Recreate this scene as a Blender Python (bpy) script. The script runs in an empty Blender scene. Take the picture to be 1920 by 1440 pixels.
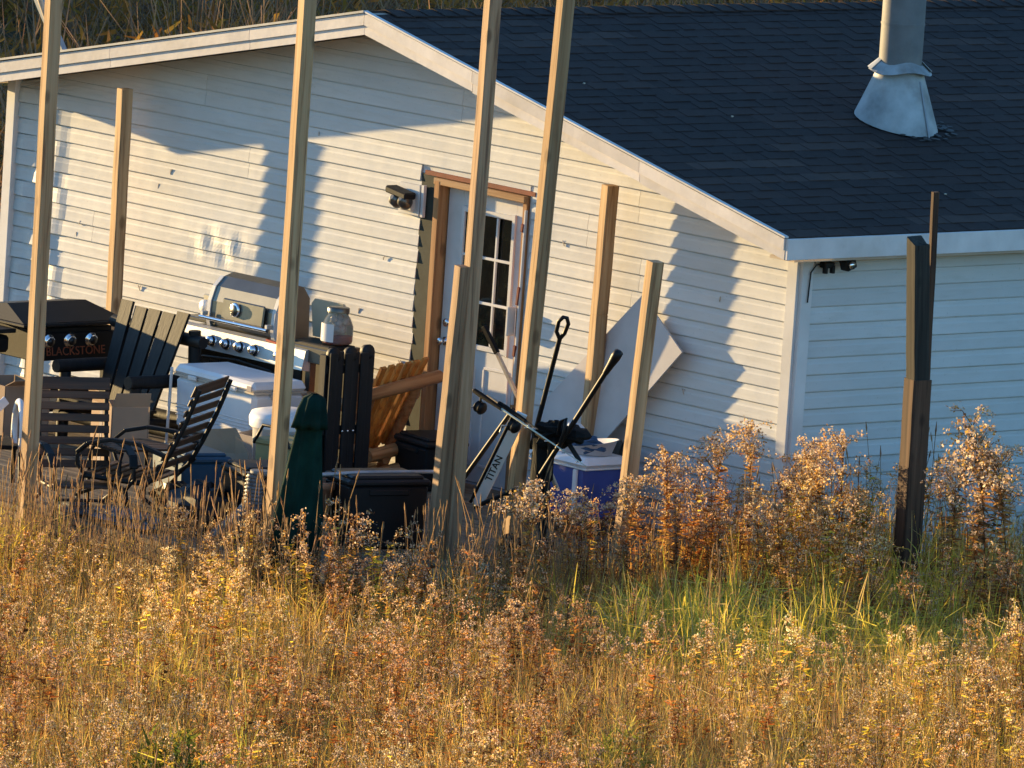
import bpy, math, random
import numpy as np
from mathutils import Vector, Matrix
random.seed(7); RNG = np.random.default_rng(11)
S = bpy.context.scene
COL = S.collection
R = math.radians

# ------------------------------------------------------------------ camera, sky, sun, exposure
yaw, pit, roll = -0.8463, -0.1373, 0.0656
fw = Vector((math.sin(yaw)*math.cos(pit), math.cos(yaw)*math.cos(pit), math.sin(pit)))
r0 = Vector((math.cos(yaw), -math.sin(yaw), 0)); u0 = r0.cross(fw)
cr = math.cos(roll)*r0 + math.sin(roll)*u0
cu = -math.sin(roll)*r0 + math.cos(roll)*u0
cd = bpy.data.cameras.new('camera'); cam = bpy.data.objects.new('camera', cd); COL.objects.link(cam)
cam.matrix_world = Matrix(((cr.x, cu.x, -fw.x, 41.5294), (cr.y, cu.y, -fw.y, -39.2338), (cr.z, cu.z, -fw.z, 8.9229), (0, 0, 0, 1)))
cd.sensor_width = 36; cd.lens = 36*16322.6/1920; cd.clip_start = 1; cd.clip_end = 2000
S.camera = cam

SUN_EL, SUN_G = 5.6, 10.0            # elevation, angle of the light with the gable wall
to_sun = Vector((-math.cos(R(SUN_G))*math.cos(R(SUN_EL)), -math.sin(R(SUN_G))*math.cos(R(SUN_EL)), math.sin(R(SUN_EL))))
W = bpy.data.worlds.new('World'); S.world = W; W.use_nodes = True
nt = W.node_tree; nt.nodes.clear()
sky = nt.nodes.new('ShaderNodeTexSky'); sky.sky_type = 'NISHITA'; sky.sun_disc = False
sky.sun_elevation = R(SUN_EL); sky.sun_rotation = math.atan2(to_sun.x, to_sun.y); sky.altitude = 300
sky.air_density = 1.0; sky.dust_density = 0.2; sky.ozone_density = 3.5
bg = nt.nodes.new('ShaderNodeBackground'); bg.inputs[1].default_value = 0.112
ow = nt.nodes.new('ShaderNodeOutputWorld')
nt.links.new(sky.outputs[0], bg.inputs[0]); nt.links.new(bg.outputs[0], ow.inputs[0])
sl = bpy.data.lights.new('sun', 'SUN'); sl.energy = 2.9; sl.angle = R(0.53); sl.color = (1.0, 0.70, 0.32)
so = bpy.data.objects.new('sun', sl); COL.objects.link(so); so.rotation_euler = to_sun.to_track_quat('Z', 'Y').to_euler(); so.location = (-20, -8, 12)
S.view_settings.view_transform = 'Standard'; S.view_settings.look = 'None'; S.view_settings.gamma = 1
S.view_settings.use_curve_mapping = False; S.view_settings.exposure = 2.1

# ------------------------------------------------------------------ materials
class NB:
    def __init__(s, name):
        s.m = bpy.data.materials.new(name); s.m.use_nodes = True; s.t = s.m.node_tree; s.t.nodes.clear()
    def n(s, typ, **kw):
        x = s.t.nodes.new('ShaderNode'+typ)
        for k, v in kw.items():
            if k.startswith('i_'): x.inputs[k[2:]].default_value = v
            else: setattr(x, k, v)
        return x
    def l(s, a, b): s.t.links.new(a, b)
def rgba(c): return (c[0], c[1], c[2], 1)
def mixc(b, fac, A, B, mode='MIX'):
    x = b.n('Mix', data_type='RGBA', blend_type=mode)
    for sock, v in ((x.inputs[0], fac), (x.inputs[6], A), (x.inputs[7], B)):
        if hasattr(v, 'links') or hasattr(v, 'is_linked'): b.l(v, sock)
        else: sock.default_value = v if not isinstance(v, tuple) else rgba(v)
    return x.outputs[2]
def ramp(b, val, stops):
    x = b.n('ValToRGB'); e = x.color_ramp.elements
    e[0].position, e[0].color = stops[0][0], rgba(stops[0][1])
    e[1].position, e[1].color = stops[-1][0], rgba(stops[-1][1])
    for p, c in stops[1:-1]:
        k = e.new(p); k.color = rgba(c)
    b.l(val, x.inputs[0]); return x.outputs[0]
def noise(b, vec, scale, detail=4, rough=.55, dist=0):
    x = b.n('TexNoise'); x.inputs['Scale'].default_value = scale; x.inputs['Detail'].default_value = detail
    x.inputs['Roughness'].default_value = rough; x.inputs['Distortion'].default_value = dist
    b.l(vec, x.inputs['Vector']); return x.outputs[0]
def coords(b, sc=(1, 1, 1), kind='Object'):
    tc = b.n('TexCoord'); mp = b.n('Mapping'); mp.inputs['Scale'].default_value = sc
    b.l(tc.outputs[kind], mp.inputs[0])
    oi = b.n('ObjectInfo'); v = b.n('Vector' 'Math', operation='MULTIPLY_ADD')
    cv = b.n('CombineXYZ')
    for i in range(3): b.l(oi.outputs['Random'], cv.inputs[i])
    b.l(cv.outputs[0], v.inputs[0]); v.inputs[1].default_value = (37, 23, 51); b.l(mp.outputs[0], v.inputs[2])
    return v.outputs[0], oi.outputs['Random']
def finish(b, color, rough=.7, metal=0, bump=None, bstr=.2, bdist=.01, spec=.4, trans=0, rsock=None):
    p = b.n('BsdfPrincipled'); o = b.n('OutputMaterial')
    if isinstance(color, tuple): p.inputs['Base Color'].default_value = rgba(color)
    else: b.l(color, p.inputs['Base Color'])
    p.inputs['Roughness'].default_value = rough; p.inputs['Metallic'].default_value = metal
    p.inputs['Specular IOR Level'].default_value = spec
    if rsock is not None: b.l(rsock, p.inputs['Roughness'])
    if bump is not None:
        bp = b.n('Bump'); bp.inputs['Strength'].default_value = bstr; bp.inputs['Distance'].default_value = bdist
        b.l(bump, bp.inputs['Height']); b.l(bp.outputs[0], p.inputs['Normal'])
    if trans:
        tr = b.n('BsdfTranslucent'); mx = b.n('MixShader'); mx.inputs[0].default_value = trans
        if isinstance(color, tuple): tr.inputs[0].default_value = rgba(color)
        else: b.l(color, tr.inputs[0])
        b.l(p.outputs[0], mx.inputs[1]); b.l(tr.outputs[0], mx.inputs[2]); b.l(mx.outputs[0], o.inputs[0])
    else: b.l(p.outputs[0], o.inputs[0])
    return b.m
def plain(name, c, rough=.6, metal=0, var=.18, scale=9, spec=.4, bstr=.12, trans=0, jit=.12, dirt=None):
    b = NB(name); v, rnd = coords(b)
    n1 = noise(b, v, scale, 5); n2 = noise(b, v, scale*7, 3)
    lo = tuple(x*(1-var) for x in c); hi = tuple(min(1, x*(1+var)) for x in c)
    col = ramp(b, n1, [(.3, lo), (.7, hi)])
    if dirt: col = mixc(b, ramp(b, noise(b, v, scale*.35, 6, .65), [(.52, (0, 0, 0)), (.72, (.6, .6, .6))]), col, dirt)
    j = b.n('MapRange'); j.inputs[3].default_value = 1-jit; j.inputs[4].default_value = 1+jit; b.l(rnd, j.inputs[0])
    hs = b.n('HueSaturation'); b.l(j.outputs[0], hs.inputs['Value']); b.l(col, hs.inputs['Color'])
    return finish(b, hs.outputs[0], rough, metal, n2, bstr, .004, spec, trans)
def wood(name, c1, c2, c3, axis='z', knots=True, rough=.75, gloss=.3, jit=.12, fine=34):
    b = NB(name)
    sc = {'x': (1.1, fine, fine), 'y': (fine, 1.1, fine), 'z': (fine, fine, 1.1)}[axis]
    v, rnd = coords(b, sc); n1 = noise(b, v, 1.0, 6, .6, .4)
    col = ramp(b, n1, [(.36, c1), (.48, c2), (.64, c3)])
    s2 = tuple(x*.16 for x in sc); v2, _ = coords(b, s2); n2 = noise(b, v2, 1.2, 3)
    col = mixc(b, ramp(b, n2, [(.32, (.6, .6, .6)), (.62, (0, 0, 0))]), col, tuple(x*.5 for x in c1))
    if knots:
        ks = {'x': (3.4, 7, 7), 'y': (7, 3.4, 7), 'z': (7, 7, 3.4)}[axis]
        v3, _ = coords(b, ks); vo = b.n('TexVoronoi'); vo.inputs['Scale'].default_value = 1.0; b.l(v3, vo.inputs['Vector'])
        kf = ramp(b, vo.outputs['Distance'], [(.12, (.6, .6, .6)), (.22, (0, 0, 0))])
        col = mixc(b, kf, col, tuple(x*.35 for x in c1))
    # cracks
    v4, _ = coords(b, tuple(x*1.6 for x in sc)); n4 = noise(b, v4, 1.0, 2)
    col = mixc(b, ramp(b, n4, [(.27, (.7, .7, .7)), (.33, (0, 0, 0))]), col, tuple(x*.3 for x in c1))
    j = b.n('MapRange'); j.inputs[3].default_value = 1-jit; j.inputs[4].default_value = 1+jit; b.l(rnd, j.inputs[0])
    hs = b.n('HueSaturation'); b.l(j.outputs[0], hs.inputs['Value']); b.l(col, hs.inputs['Color'])
    return finish(b, hs.outputs[0], rough, 0, n1, .35, .004, gloss)

M = {}
def siding_mat(name, c):
    b = NB(name); v, rnd = coords(b, kind='Object')
    n1 = noise(b, v, .9, 5, .6); n2 = noise(b, v, 26, 4, .7)
    col = ramp(b, n1, [(.3, tuple(x*.9 for x in c)), (.7, tuple(min(1, x*1.05) for x in c))])
    vs, _ = coords(b, (1.3, 1.3, 9)); st = noise(b, vs, 2.2, 6, .7)
    col = mixc(b, ramp(b, st, [(.5, (0, 0, 0)), (.75, (.38, .38, .38))]), col, (.42, .41, .36))
    spk = noise(b, v, 60, 2, .5)
    col = mixc(b, ramp(b, spk, [(.68, (0, 0, 0)), (.76, (.35, .35, .35))]), col, (.3, .29, .25))
    j = b.n('MapRange'); j.inputs[3].default_value = .96; j.inputs[4].default_value = 1.03; b.l(rnd, j.inputs[0])
    hs = b.n('HueSaturation'); b.l(j.outputs[0], hs.inputs['Value']); b.l(col, hs.inputs['Color'])
    vb, _ = coords(b, (1, 1, 1)); nb = noise(b, vb, 5.5, 3, .5)
    ad = b.n('Math', operation='MULTIPLY_ADD'); b.l(n2, ad.inputs[0]); ad.inputs[1].default_value = .06; b.l(nb, ad.inputs[2])
    return finish(b, hs.outputs[0], .55, 0, ad.outputs[0], .22, .012, .35)
M['siding'] = siding_mat('vinyl_siding', (.60, .595, .58))
M['trim'] = plain('white_trim', (.64, .62, .60), .55, var=.1, scale=3, dirt=(.42, .38, .32))
M['fascia'] = plain('fascia_paint', (.64, .59, .56), .6, var=.12, scale=4, dirt=(.45, .38, .30), bstr=.25)
M['soffit'] = plain('soffit_paint', (.50, .42, .34), .7, var=.15, scale=3, dirt=(.25, .2, .15))
M['drip'] = plain('roof_drip_metal', (.30, .31, .33), .5, .3, var=.15, scale=6)
def shingle_mat():
    b = NB('black_shingle'); v, rnd = coords(b)
    n1 = noise(b, v, 5, 4); n2 = noise(b, v, 190, 2, .8)
    base = ramp(b, rnd, [(0, (.025, .0115, .0060)), (.5, (.034, .0158, .0088)), (.85, (.043, .0205, .0120)), (1, (.085, .050, .034))])
    col = mixc(b, ramp(b, n2, [(.35, (0, 0, 0)), (.75, (.55, .55, .55))]), base, (.06, .065, .075))
    col = mixc(b, ramp(b, n1, [(.4, (0, 0, 0)), (.75, (.45, .45, .45))]), col, (.035, .032, .032))
    return finish(b, col, .9, 0, n2, .6, .004, .25)
M['shingle'] = shingle_mat()
M['galv'] = plain('galvanized_steel', (.15, .15, .15), .65, .0, var=.25, scale=5, spec=.5, dirt=(.24, .23, .2))
M['galv2'] = plain('galvanized_flashing', (.38, .40, .40), .6, .1, var=.35, scale=5, spec=.4, dirt=(.20, .13, .08))
M['tar'] = plain('roof_tar', (.03, .027, .025), .6, var=.4, scale=12, dirt=(.16, .12, .09))
M['post'] = wood('treated_lumber', (.30, .16, .075), (.54, .335, .165), (.62, .42, .23), 'z')
M['post2'] = wood('weathered_lumber', (.22, .125, .07), (.44, .27, .15), (.52, .335, .20), 'z', jit=.16)
M['darkpost'] = wood('dark_weathered_post', (.055, .030, .019), (.11, .06, .036), (.15, .085, .052), 'z', rough=.85)
M['greypost'] = wood('grey_weathered_post', (.035, .032, .027), (.065, .06, .05), (.10, .09, .075), 'z', rough=.9)
M['deckx'] = wood('deck_plank', (.13, .09, .055), (.22, .16, .10), (.30, .22, .14), 'x')
M['jamb'] = wood('raw_door_jamb', (.34, .15, .06), (.48, .23, .09), (.55, .29, .13), 'z')
M['jambx'] = wood('raw_header', (.36, .18, .08), (.55, .31, .14), (.62, .38, .2), 'x')
M['blackwood'] = wood('black_painted_wood', (.004, .0045, .005), (.007, .0075, .009), (.012, .013, .015), 'z', False, .6, .35)
M['brownslat'] = wood('brown_slat', (.045, .022, .012), (.085, .042, .022), (.12, .065, .035), 'x', False, .55, .4)
M['orange'] = wood('orange_stained_wood', (.52, .15, .02), (.78, .28, .045), (.85, .36, .07), 'z', True, .42, .5)
M['orangelog'] = wood('orange_stained_log', (.36, .14, .045), (.50, .22, .08), (.56, .28, .12), 'x', True, .5, .4)
M['blackmetal'] = plain('black_metal', (.009, .009, .009), .55, .0, var=.3, scale=10, spec=.3)
M['blackplastic'] = plain('black_plastic', (.007, .007, .008), .5, 0, var=.25, scale=6, spec=.3)
M['blackfabric'] = plain('black_fabric', (.008, .008, .008), .9, 0, var=.3, scale=20, spec=.2, bstr=.4)
M['steel'] = plain('stainless_steel', (.62, .61, .59), .45, .55, var=.08, scale=4, spec=.5, bstr=.05)
M['steeldark'] = plain('dark_stainless', (.15, .145, .13), .34, .8, var=.15, scale=4, bstr=.05)
M['chrome'] = plain('chrome', (.75, .75, .76), .15, .95, var=.05, scale=4, bstr=.02)
M['enamel'] = plain('white_enamel', (.72, .70, .68), .35, 0, var=.06, scale=4)
M['whiteplastic'] = plain('white_plastic', (.66, .65, .66), .5, 0, var=.07, scale=3, dirt=(.45, .42, .38), trans=0)
M['blue'] = plain('blue_plastic', (.045, .07, .27), .5, 0, var=.15, scale=4)
M['tealblue'] = plain('teal_blue_plastic', (.02, .07, .12), .5, 0, var=.2, scale=4)
M['green'] = plain('dark_green_fabric', (.004, .024, .019), .9, 0, var=.45, scale=6, spec=.1, bstr=.5, dirt=(.025, .030, .024))
M['card'] = plain('cardboard', (.36, .25, .17), .85, 0, var=.12, scale=3, spec=.2, dirt=(.24, .17, .11))
M['card2'] = plain('pale_cardboard', (.40, .34, .30), .85, 0, var=.1, scale=3, spec=.2, dirt=(.28, .22, .18))
M['yellowbox'] = plain('mustard_plastic', (.30, .26, .12), .6, 0, var=.12, scale=4)
M['drywall'] = plain('white_board', (.56, .53, .52), .7, 0, var=.12, scale=3, dirt=(.36, .31, .28))
M['beige'] = plain('beige_lid', (.55, .50, .38), .4, .3, var=.08, scale=3)
M['terracotta'] = plain('terracotta', (.34, .16, .09), .85, 0, var=.2, scale=7)
M['clothw'] = plain('white_cloth', (.55, .58, .62), .9, 0, var=.12, scale=9, bstr=.4)
M['clothb'] = plain('blue_cloth', (.04, .085, .16), .9, 0, var=.3, scale=9, bstr=.4)
M['plasticbag'] = plain('clear_bag', (.15, .155, .17), .4, 0, var=.35, scale=14, spec=.6, bstr=.6, trans=.3)
M['red'] = plain('red_rust', (.20, .03, .015), .7, 0, var=.3, scale=12)
M['redtag'] = plain('red_tag', (.65, .06, .03), .5)
M['darkgreen_gap'] = plain('dark_house_wrap', (.03, .038, .03), .8, 0, var=.4, scale=9)
M['knobblack'] = plain('knob_black', (.01, .01, .011), .3)
M['print_orange'] = plain('orange_print', (.22, .05, .018), .6)
M['print_black'] = plain('black_print', (.01, .01, .012), .5)
M['palewood'] = wood('pale_shaft', (.42, .32, .22), (.55, .44, .32), (.6, .5, .38), 'z', False)
M['greenrod'] = plain('pale_rod', (.55, .58, .48), .35)
M['greymetal'] = plain('grey_pipe', (.30, .33, .36), .4, .3)
M['interior'] = plain('dark_interior', (.012, .011, .010), .9)
def glass_dark():
    b = NB('window_glass'); v, r = coords(b); n = noise(b, v, 7, 6, .7); n2 = noise(b, v, 1.5, 2)
    return finish(b, ramp(b, n, [(.42, (.005, .005, .005)), (.62, (.025, .022, .012)), (.8, (.09, .075, .035))]), .06, 0, n2, .03, .01, .5)  # mottled olive tones are foliage reflections painted into the pane colour
M['pane'] = glass_dark()
def jar_glass():
    b = NB('jar_glass'); p = b.n('BsdfPrincipled'); o = b.n('OutputMaterial')
    p.inputs['Base Color'].default_value = (.9, .95, .92, 1); p.inputs['Roughness'].default_value = .05
    p.inputs['Transmission Weight'].default_value = .9; p.inputs['IOR'].default_value = 1.2
    b.l(p.outputs[0], o.inputs[0]); return b.m
M['jar'] = jar_glass()
def foliage(name, trans=.4, rough=.8):
    b = NB(name); a = b.n('Attribute', attribute_name='Col')
    return finish(b, a.outputs['Color'], rough, 0, None, spec=.15, trans=trans)
M['foliage'] = foliage('dry_foliage', .5); M['bark'] = plain('bark', (.16, .15, .14), .9, 0, var=.35, scale=8)
M['birch'] = plain('pale_bark', (.30, .32, .38), .85, 0, var=.35, scale=5)
def ground_mat():
    b = NB('field_soil'); v, r = coords(b); n = noise(b, v, .6, 6, .65); n2 = noise(b, v, 18, 5, .7)
    col = ramp(b, n, [(.3, (.10, .07, .035)), (.5, (.14, .10, .045)), (.7, (.10, .10, .035))])
    col = mixc(b, .5, col, ramp(b, n2, [(.35, (.02, .015, .01)), (.65, (.12, .085, .045))]))
    return finish(b, col, .95, 0, n2, .7, .05, .1)
M['ground'] = ground_mat()

# ------------------------------------------------------------------ mesh helpers
class MB:
    def __init__(s): s.v = []; s.f = []; s.sm = []
    def add(s, vs, fs, smooth=False):
        o = len(s.v); s.v += [Vector(x) for x in vs]
        s.f += [tuple(i+o for i in f) for f in fs]; s.sm += [smooth]*len(fs); return s
    def box(s, c, d, rot=None, taper=None, bev=0.0):
        x, y, z = d[0]/2, d[1]/2, d[2]/2
        if bev > 0:
            b = min(bev, x*.9, y*.9, z*.9); vs = []; idx = {}
            # chamfered box: 24 verts
            for sx in (-1, 1):
                for sy in (-1, 1):
                    for sz in (-1, 1):
                        for k in range(3):
                            p = [sx*(x-(0 if k == 0 else b)), sy*(y-(0 if k == 1 else b)), sz*(z-(0 if k == 2 else b))]
                            idx[(sx, sy, sz, k)] = len(vs); vs.append(p)
            I = idx; fs = []
            for q in (-1, 1):
                f = [I[(q, a, c2, 0)] for a, c2 in ((-1, -1), (1, -1), (1, 1), (-1, 1))]; fs.append(f if q > 0 else f[::-1])
                f = [I[(a, q, c2, 1)] for a, c2 in ((-1, -1), (-1, 1), (1, 1), (1, -1))]; fs.append(f if q > 0 else f[::-1])
                f = [I[(a, c2, q, 2)] for a, c2 in ((-1, -1), (1, -1), (1, 1), (-1, 1))]; fs.append(f if q > 0 else f[::-1])
            for a in (-1, 1):
                for c2 in (-1, 1):
                    f = [I[(a, c2, -1, 0)], I[(a, c2, -1, 1)], I[(a, c2, 1, 1)], I[(a, c2, 1, 0)]]; fs.append(f if a*c2 > 0 else f[::-1])
                    f = [I[(a, -1, c2, 2)], I[(a, -1, c2, 0)], I[(a, 1, c2, 0)], I[(a, 1, c2, 2)]]; fs.append(f if a*c2 < 0 else f[::-1])
                    f = [I[(-1, a, c2, 1)], I[(-1, a, c2, 2)], I[(1, a, c2, 2)], I[(1, a, c2, 1)]]; fs.append(f if a*c2 < 0 else f[::-1])
                    for e in (-1, 1):
                        f = [I[(a, c2, e, 0)], I[(a, c2, e, 1)], I[(a, c2, e, 2)]]; fs.append(f if a*c2*e > 0 else f[::-1])
        else:
            vs = [(sx*x, sy*y, sz*z) for sz in (-1, 1) for sy in (-1, 1) for sx in (-1, 1)]
            fs = [(0, 2, 3, 1), (4, 5, 7, 6), (0, 1, 5, 4), (2, 6, 7, 3), (0, 4, 6, 2), (1, 3, 7, 5)]
        vs = [Vector(v) for v in vs]
        if taper: vs = [Vector((v.x*(taper if v.z > 0 else 1), v.y*(taper if v.z > 0 else 1), v.z)) for v in vs]
        if rot is not None: vs = [rot @ v for v in vs]
        c = Vector(c); return s.add([v+c for v in vs], fs)
    def board(s, a, b, w, t, up=(0, 0, 1), bev=.003):
        """a plank from a to b, width w, thickness t measured along up"""
        a, b = Vector(a), Vector(b); x = (b-a); L = x.length; x.normalize()
        u = Vector(up); y = u.cross(x); y.normalize(); z = x.cross(y)
        rot = Matrix((x, y, z)).transposed()
        return s.box((a+b)/2, (L, w, t), rot, bev=bev)
    def tube(s, pts, r, seg=8, cap=True, smooth=True):
        pts = [Vector(p) for p in pts]; n = len(pts); rs = r if isinstance(r, (list, tuple)) else [r]*n
        vs = []; fs = []; prev = None
        for i, p in enumerate(pts):
            t = (pts[min(i+1, n-1)]-pts[max(i-1, 0)]).normalized()
            if prev is None:
                ref = Vector((0, 0, 1)) if abs(t.z) < .9 else Vector((1, 0, 0)); x = t.cross(ref).normalized()
            else:
                x = (prev - t*prev.dot(t)).normalized()
            prev = x; y = t.cross(x)
            for k in range(seg):
                a = 2*math.pi*k/seg; vs.append(p + (x*math.cos(a)+y*math.sin(a))*rs[i])
        for i in range(n-1):
            for k in range(seg):
                fs.append((i*seg+k, i*seg+(k+1) % seg, (i+1)*seg+(k+1) % seg, (i+1)*seg+k))
        s.add(vs, fs, smooth)
        if cap:
            s.add(vs[:seg], [tuple(range(seg))[::-1]]); s.add(vs[-seg:], [tuple(range(seg))])
        return s
    def lathe(s, prof, c=(0, 0, 0), seg=20, rot=None, smooth=True):
        vs = []; fs = []; c = Vector(c); n = len(prof)
        for rr, z in prof:
            for k in range(seg):
                a = 2*math.pi*k/seg; v = Vector((rr*math.cos(a), rr*math.sin(a), z)); vs.append((rot @ v if rot is not None else v)+c)
        for i in range(n-1):
            for k in range(seg): fs.append((i*seg+k, i*seg+(k+1) % seg, (i+1)*seg+(k+1) % seg, (i+1)*seg+k))
        s.add(vs, fs, smooth); s.add(vs[-seg:], [tuple(range(seg))]); s.add(vs[:seg], [tuple(range(seg))[::-1]])
        return s
    def prism(s, poly, d, o=(0, 0, 0)):
        """poly: list of 3D points, extruded by vector d"""
        d = Vector(d); o = Vector(o); a = [Vector(p)+o for p in poly]; n = len(a)
        vs = a+[p+d for p in a]
        fs = [tuple(range(n)), tuple(range(2*n-1, n-1, -1))]
        fs += [(i, i+n, (i+1) % n+n, (i+1) % n) for i in range(n)]
        return s.add(vs, fs)
    def build(s, name, m, parent=None, recalc=True):
        me = bpy.data.meshes.new(name); me.from_pydata([tuple(v) for v in s.v], [], s.f)
        me.polygons.foreach_set('use_smooth', s.sm)
        if recalc:
            import bmesh
            bm = bmesh.new(); bm.from_mesh(me); bmesh.ops.recalc_face_normals(bm, faces=bm.faces); bm.to_mesh(me); bm.free()
        me.materials.append(M[m] if isinstance(m, str) else m)
        o = bpy.data.objects.new(name, me); COL.objects.link(o)
        if parent is not None: o.parent = parent
        return o
def tag(o, label=None, cat=None, group=None, kind=None):
    if label: o['label'] = label
    if cat: o['category'] = cat
    if group: o['group'] = group
    if kind: o['kind'] = kind
    return o
def thing(name, label, cat, loc=(0, 0, 0), rz=0, group=None):
    o = bpy.data.objects.new(name, None); COL.objects.link(o); o.location = loc; o.rotation_euler = (0, 0, R(rz))
    o.empty_display_size = .1
    return tag(o, label, cat, group)
def share(src, parent, loc=(0, 0, 0), rot=None):
    c = src.copy(); COL.objects.link(c); c.parent = parent; c.location = loc
    if rot is not None: c.rotation_euler = rot
    return c
def origin_to(o, c):
    """move a part's origin (so textures and masks sit on it) without moving its shape"""
    c = Vector(c); o.data.transform(Matrix.Translation(-c)); o.location = Vector(o.location)+c; return o
def text_part(name, txt, size, m, parent, loc, rot, ext=.002, sx=1):
    cu_ = bpy.data.curves.new(name, 'FONT'); cu_.body = txt; cu_.size = size; cu_.extrude = ext; cu_.align_x = 'CENTER'; cu_.align_y = 'CENTER'
    tmp = bpy.data.objects.new('tmp', cu_); COL.objects.link(tmp)
    dg = bpy.context.evaluated_depsgraph_get(); me = bpy.data.meshes.new_from_object(tmp.evaluated_get(dg)); bpy.data.objects.remove(tmp)
    me.materials.clear(); me.materials.append(M[m]); me.transform(Matrix.Diagonal((sx, 1, 1, 1)))
    o = bpy.data.objects.new(name, me); COL.objects.link(o); o.parent = parent; o.matrix_local = Matrix.Translation(loc) @ rot.to_4x4()
    return o

# ------------------------------------------------------------------ ground
def gz(x, y):                            # the field falls away gently towards the front left of the deck
    return np.clip(-.36+.033*(x+3)+.031*(y+4), -.45, .05) + .03*np.sin(x*.7+1)*np.cos(y*.6) + .02*np.sin(x*1.9+y*1.3)
def graded(a, b, near0, near1, step, n_out):
    core = np.arange(near0, near1+step, step); t = np.linspace(0, 1, n_out+1)[1:]**2
    return np.concatenate([(near0-(near0-a)*t)[::-1], core, core[-1]+(b-core[-1])*t])
gx = graded(-700, 500, -45, 12, 1.0, 14); gy = graded(-300, 800, -16, 45, 1.0, 14)
X, Y = np.meshgrid(gx, gy, indexing='ij'); Z = gz(X, Y) + np.where(np.hypot(X+10, Y) > 60, 0, 0)
far = np.clip((Y-12)/60, 0, 1); Z = Z + far*1.5
vs = np.stack([X, Y, Z], -1).reshape(-1, 3); ny = len(gy)
fs = [(i*ny+j, (i+1)*ny+j, (i+1)*ny+j+1, i*ny+j+1) for i in range(len(gx)-1) for j in range(ny-1)]
gm = MB(); gm.v = [Vector(v) for v in vs]; gm.f = fs; gm.sm = [True]*len(fs)
tag(gm.build('ground', 'ground', recalc=False), 'brown field soil under the weeds', None, None, 'structure')

# ------------------------------------------------------------------ house
house = thing('house', 'single storey house with pale vinyl siding and black shingle roof', 'house', (0, 0, 0))
RX, RZ = -4.12, 3.17                     # ridge
EX, EZ = 0.26, 2.185                     # right eave, top of roof surface
LX, LZ = -8.75, 2.235
SR = (RZ-EZ)/(EX-RX); SLf = (RZ-LZ)/(RX-LX)
YF, YB = -.38, 12.0
TH = .13
def roof_under(x):                       # soffit line
    return (RZ-SR*(x-RX) if x > RX else RZ-SLf*(RX-x)) - TH - .01
def xrange(z):
    lo, hi = -8.5, 0.0
    top = RZ-TH-.01
    if z > roof_under(0): hi = RX+(top-z)/SR
    if z > roof_under(-8.5): lo = RX-(top-z)/SLf
    return lo, hi
# backing of the gable wall (with the door opening left open)
gw = MB()
DL, DR, DT = -3.76, -2.74, 2.06
for x0, x1 in ((-8.5, RX), (RX, DL), (DR, 0)):
    gw.prism([(x0, .006, -.5), (x1, .006, -.5), (x1, .006, roof_under(x1)), (x0, .006, roof_under(x0))], (0, .1, 0))
gw.prism([(DL, 0, DT), (DR, 0, DT), (DR, 0, roof_under(DR)), (DL, 0, roof_under(DL))], (0, .1, 0))
gable = gw.build('gable_wall', 'siding', house)
EXPO = .1143
def warp(x, z, ci, ph):
    w = .0022*math.sin(x*2.1+ci*.7)*math.sin(z*3.1+x*.6) + .0012*math.sin(x*5.3+ci*1.9)
    if x < -7.80:                        # buckled siding at the far left end
        k = min(1, (-7.80-x)/.2)*min(1, max(0, (x+8.46)/.08))
        w -= k*(.009+.0115*math.sin((x+8.4)*13+ph[0]*2.6) + .005*math.sin((x+8.4)*29+ph[1]))
    if -6.42 < x < -5.5 and 1.06 < z < 1.42:   # dented stretch over the grill
        k = math.exp(-((x+6.0)/.33)**2)*math.exp(-((z-1.25)/.12)**2)
        w -= k*(.0085*math.sin((x+6.4)*17+z*19)+.003*math.sin((x+6.4)*37+1)+.006)
    if 2.0 < z < 2.3 and -7.5 < x < -6.6:
        w -= .006*math.sin((x+7.5)*16)*math.exp(-((x+7.05)/.3)**2)
    return w
PROF = [(0.0, .0020), (0.0, -.0165), (.03, -.0172), (.30, -.0140), (.60, -.0118), (.70, -.0085), (.925, -.0062), (.930, .0020), (1.0, .0020)]
def d_ok(t, d): return 1 if d < 0 else 0
def course(parent, ci, z0, z1, xa, xb, ta, tb, axis):
    """one strip of lap siding; bottom runs xa..xb, top runs ta..tb"""
    L = xb-xa
    if L < .03: return
    ph = (random.uniform(0, 1.6), random.uniform(0, 6))
    xs = [xa]; x = xa
    while x < xb-1e-6:
        fine = axis == 'g' and (x < -7.7 or (-6.5 < x < -5.4 and 1.0 < z0 < 1.5))
        x = min(xb, x+(.035 if fine else .22)); xs.append(x)
    vs = []; fs = []; n = len(PROF); sag = random.uniform(-.002, .002)
    for x in xs:
        u = (x-xa)/L
        for t, d in PROF:
            xx = x + t*((ta-xa)*(1-u)+(tb-xb)*u); zz = z0+t*(z1-z0)+sag*math.sin(u*3.1)
            if axis == 'g': vs.append((xx, d+warp(xx, zz, ci, ph)*(1 if 0 < d_ok(t, d) else .0), zz))
            else: vs.append((-d+.0015*math.sin(xx*2.2+ci), xx, zz))
    for i in range(len(xs)-1):
        for k in range(n-1):
            q = (i*n+k, (i+1)*n+k, (i+1)*n+k+1, i*n+k+1); fs.append(q if axis == 'g' else q)
    for e in (0, len(xs)-1): fs.append(tuple(e*n+k for k in range(n)))
    o = MB().add(vs, fs).build('siding_plank', 'siding', parent)
    return o
zc = -.5; ci = 0; joints = {}
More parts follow.
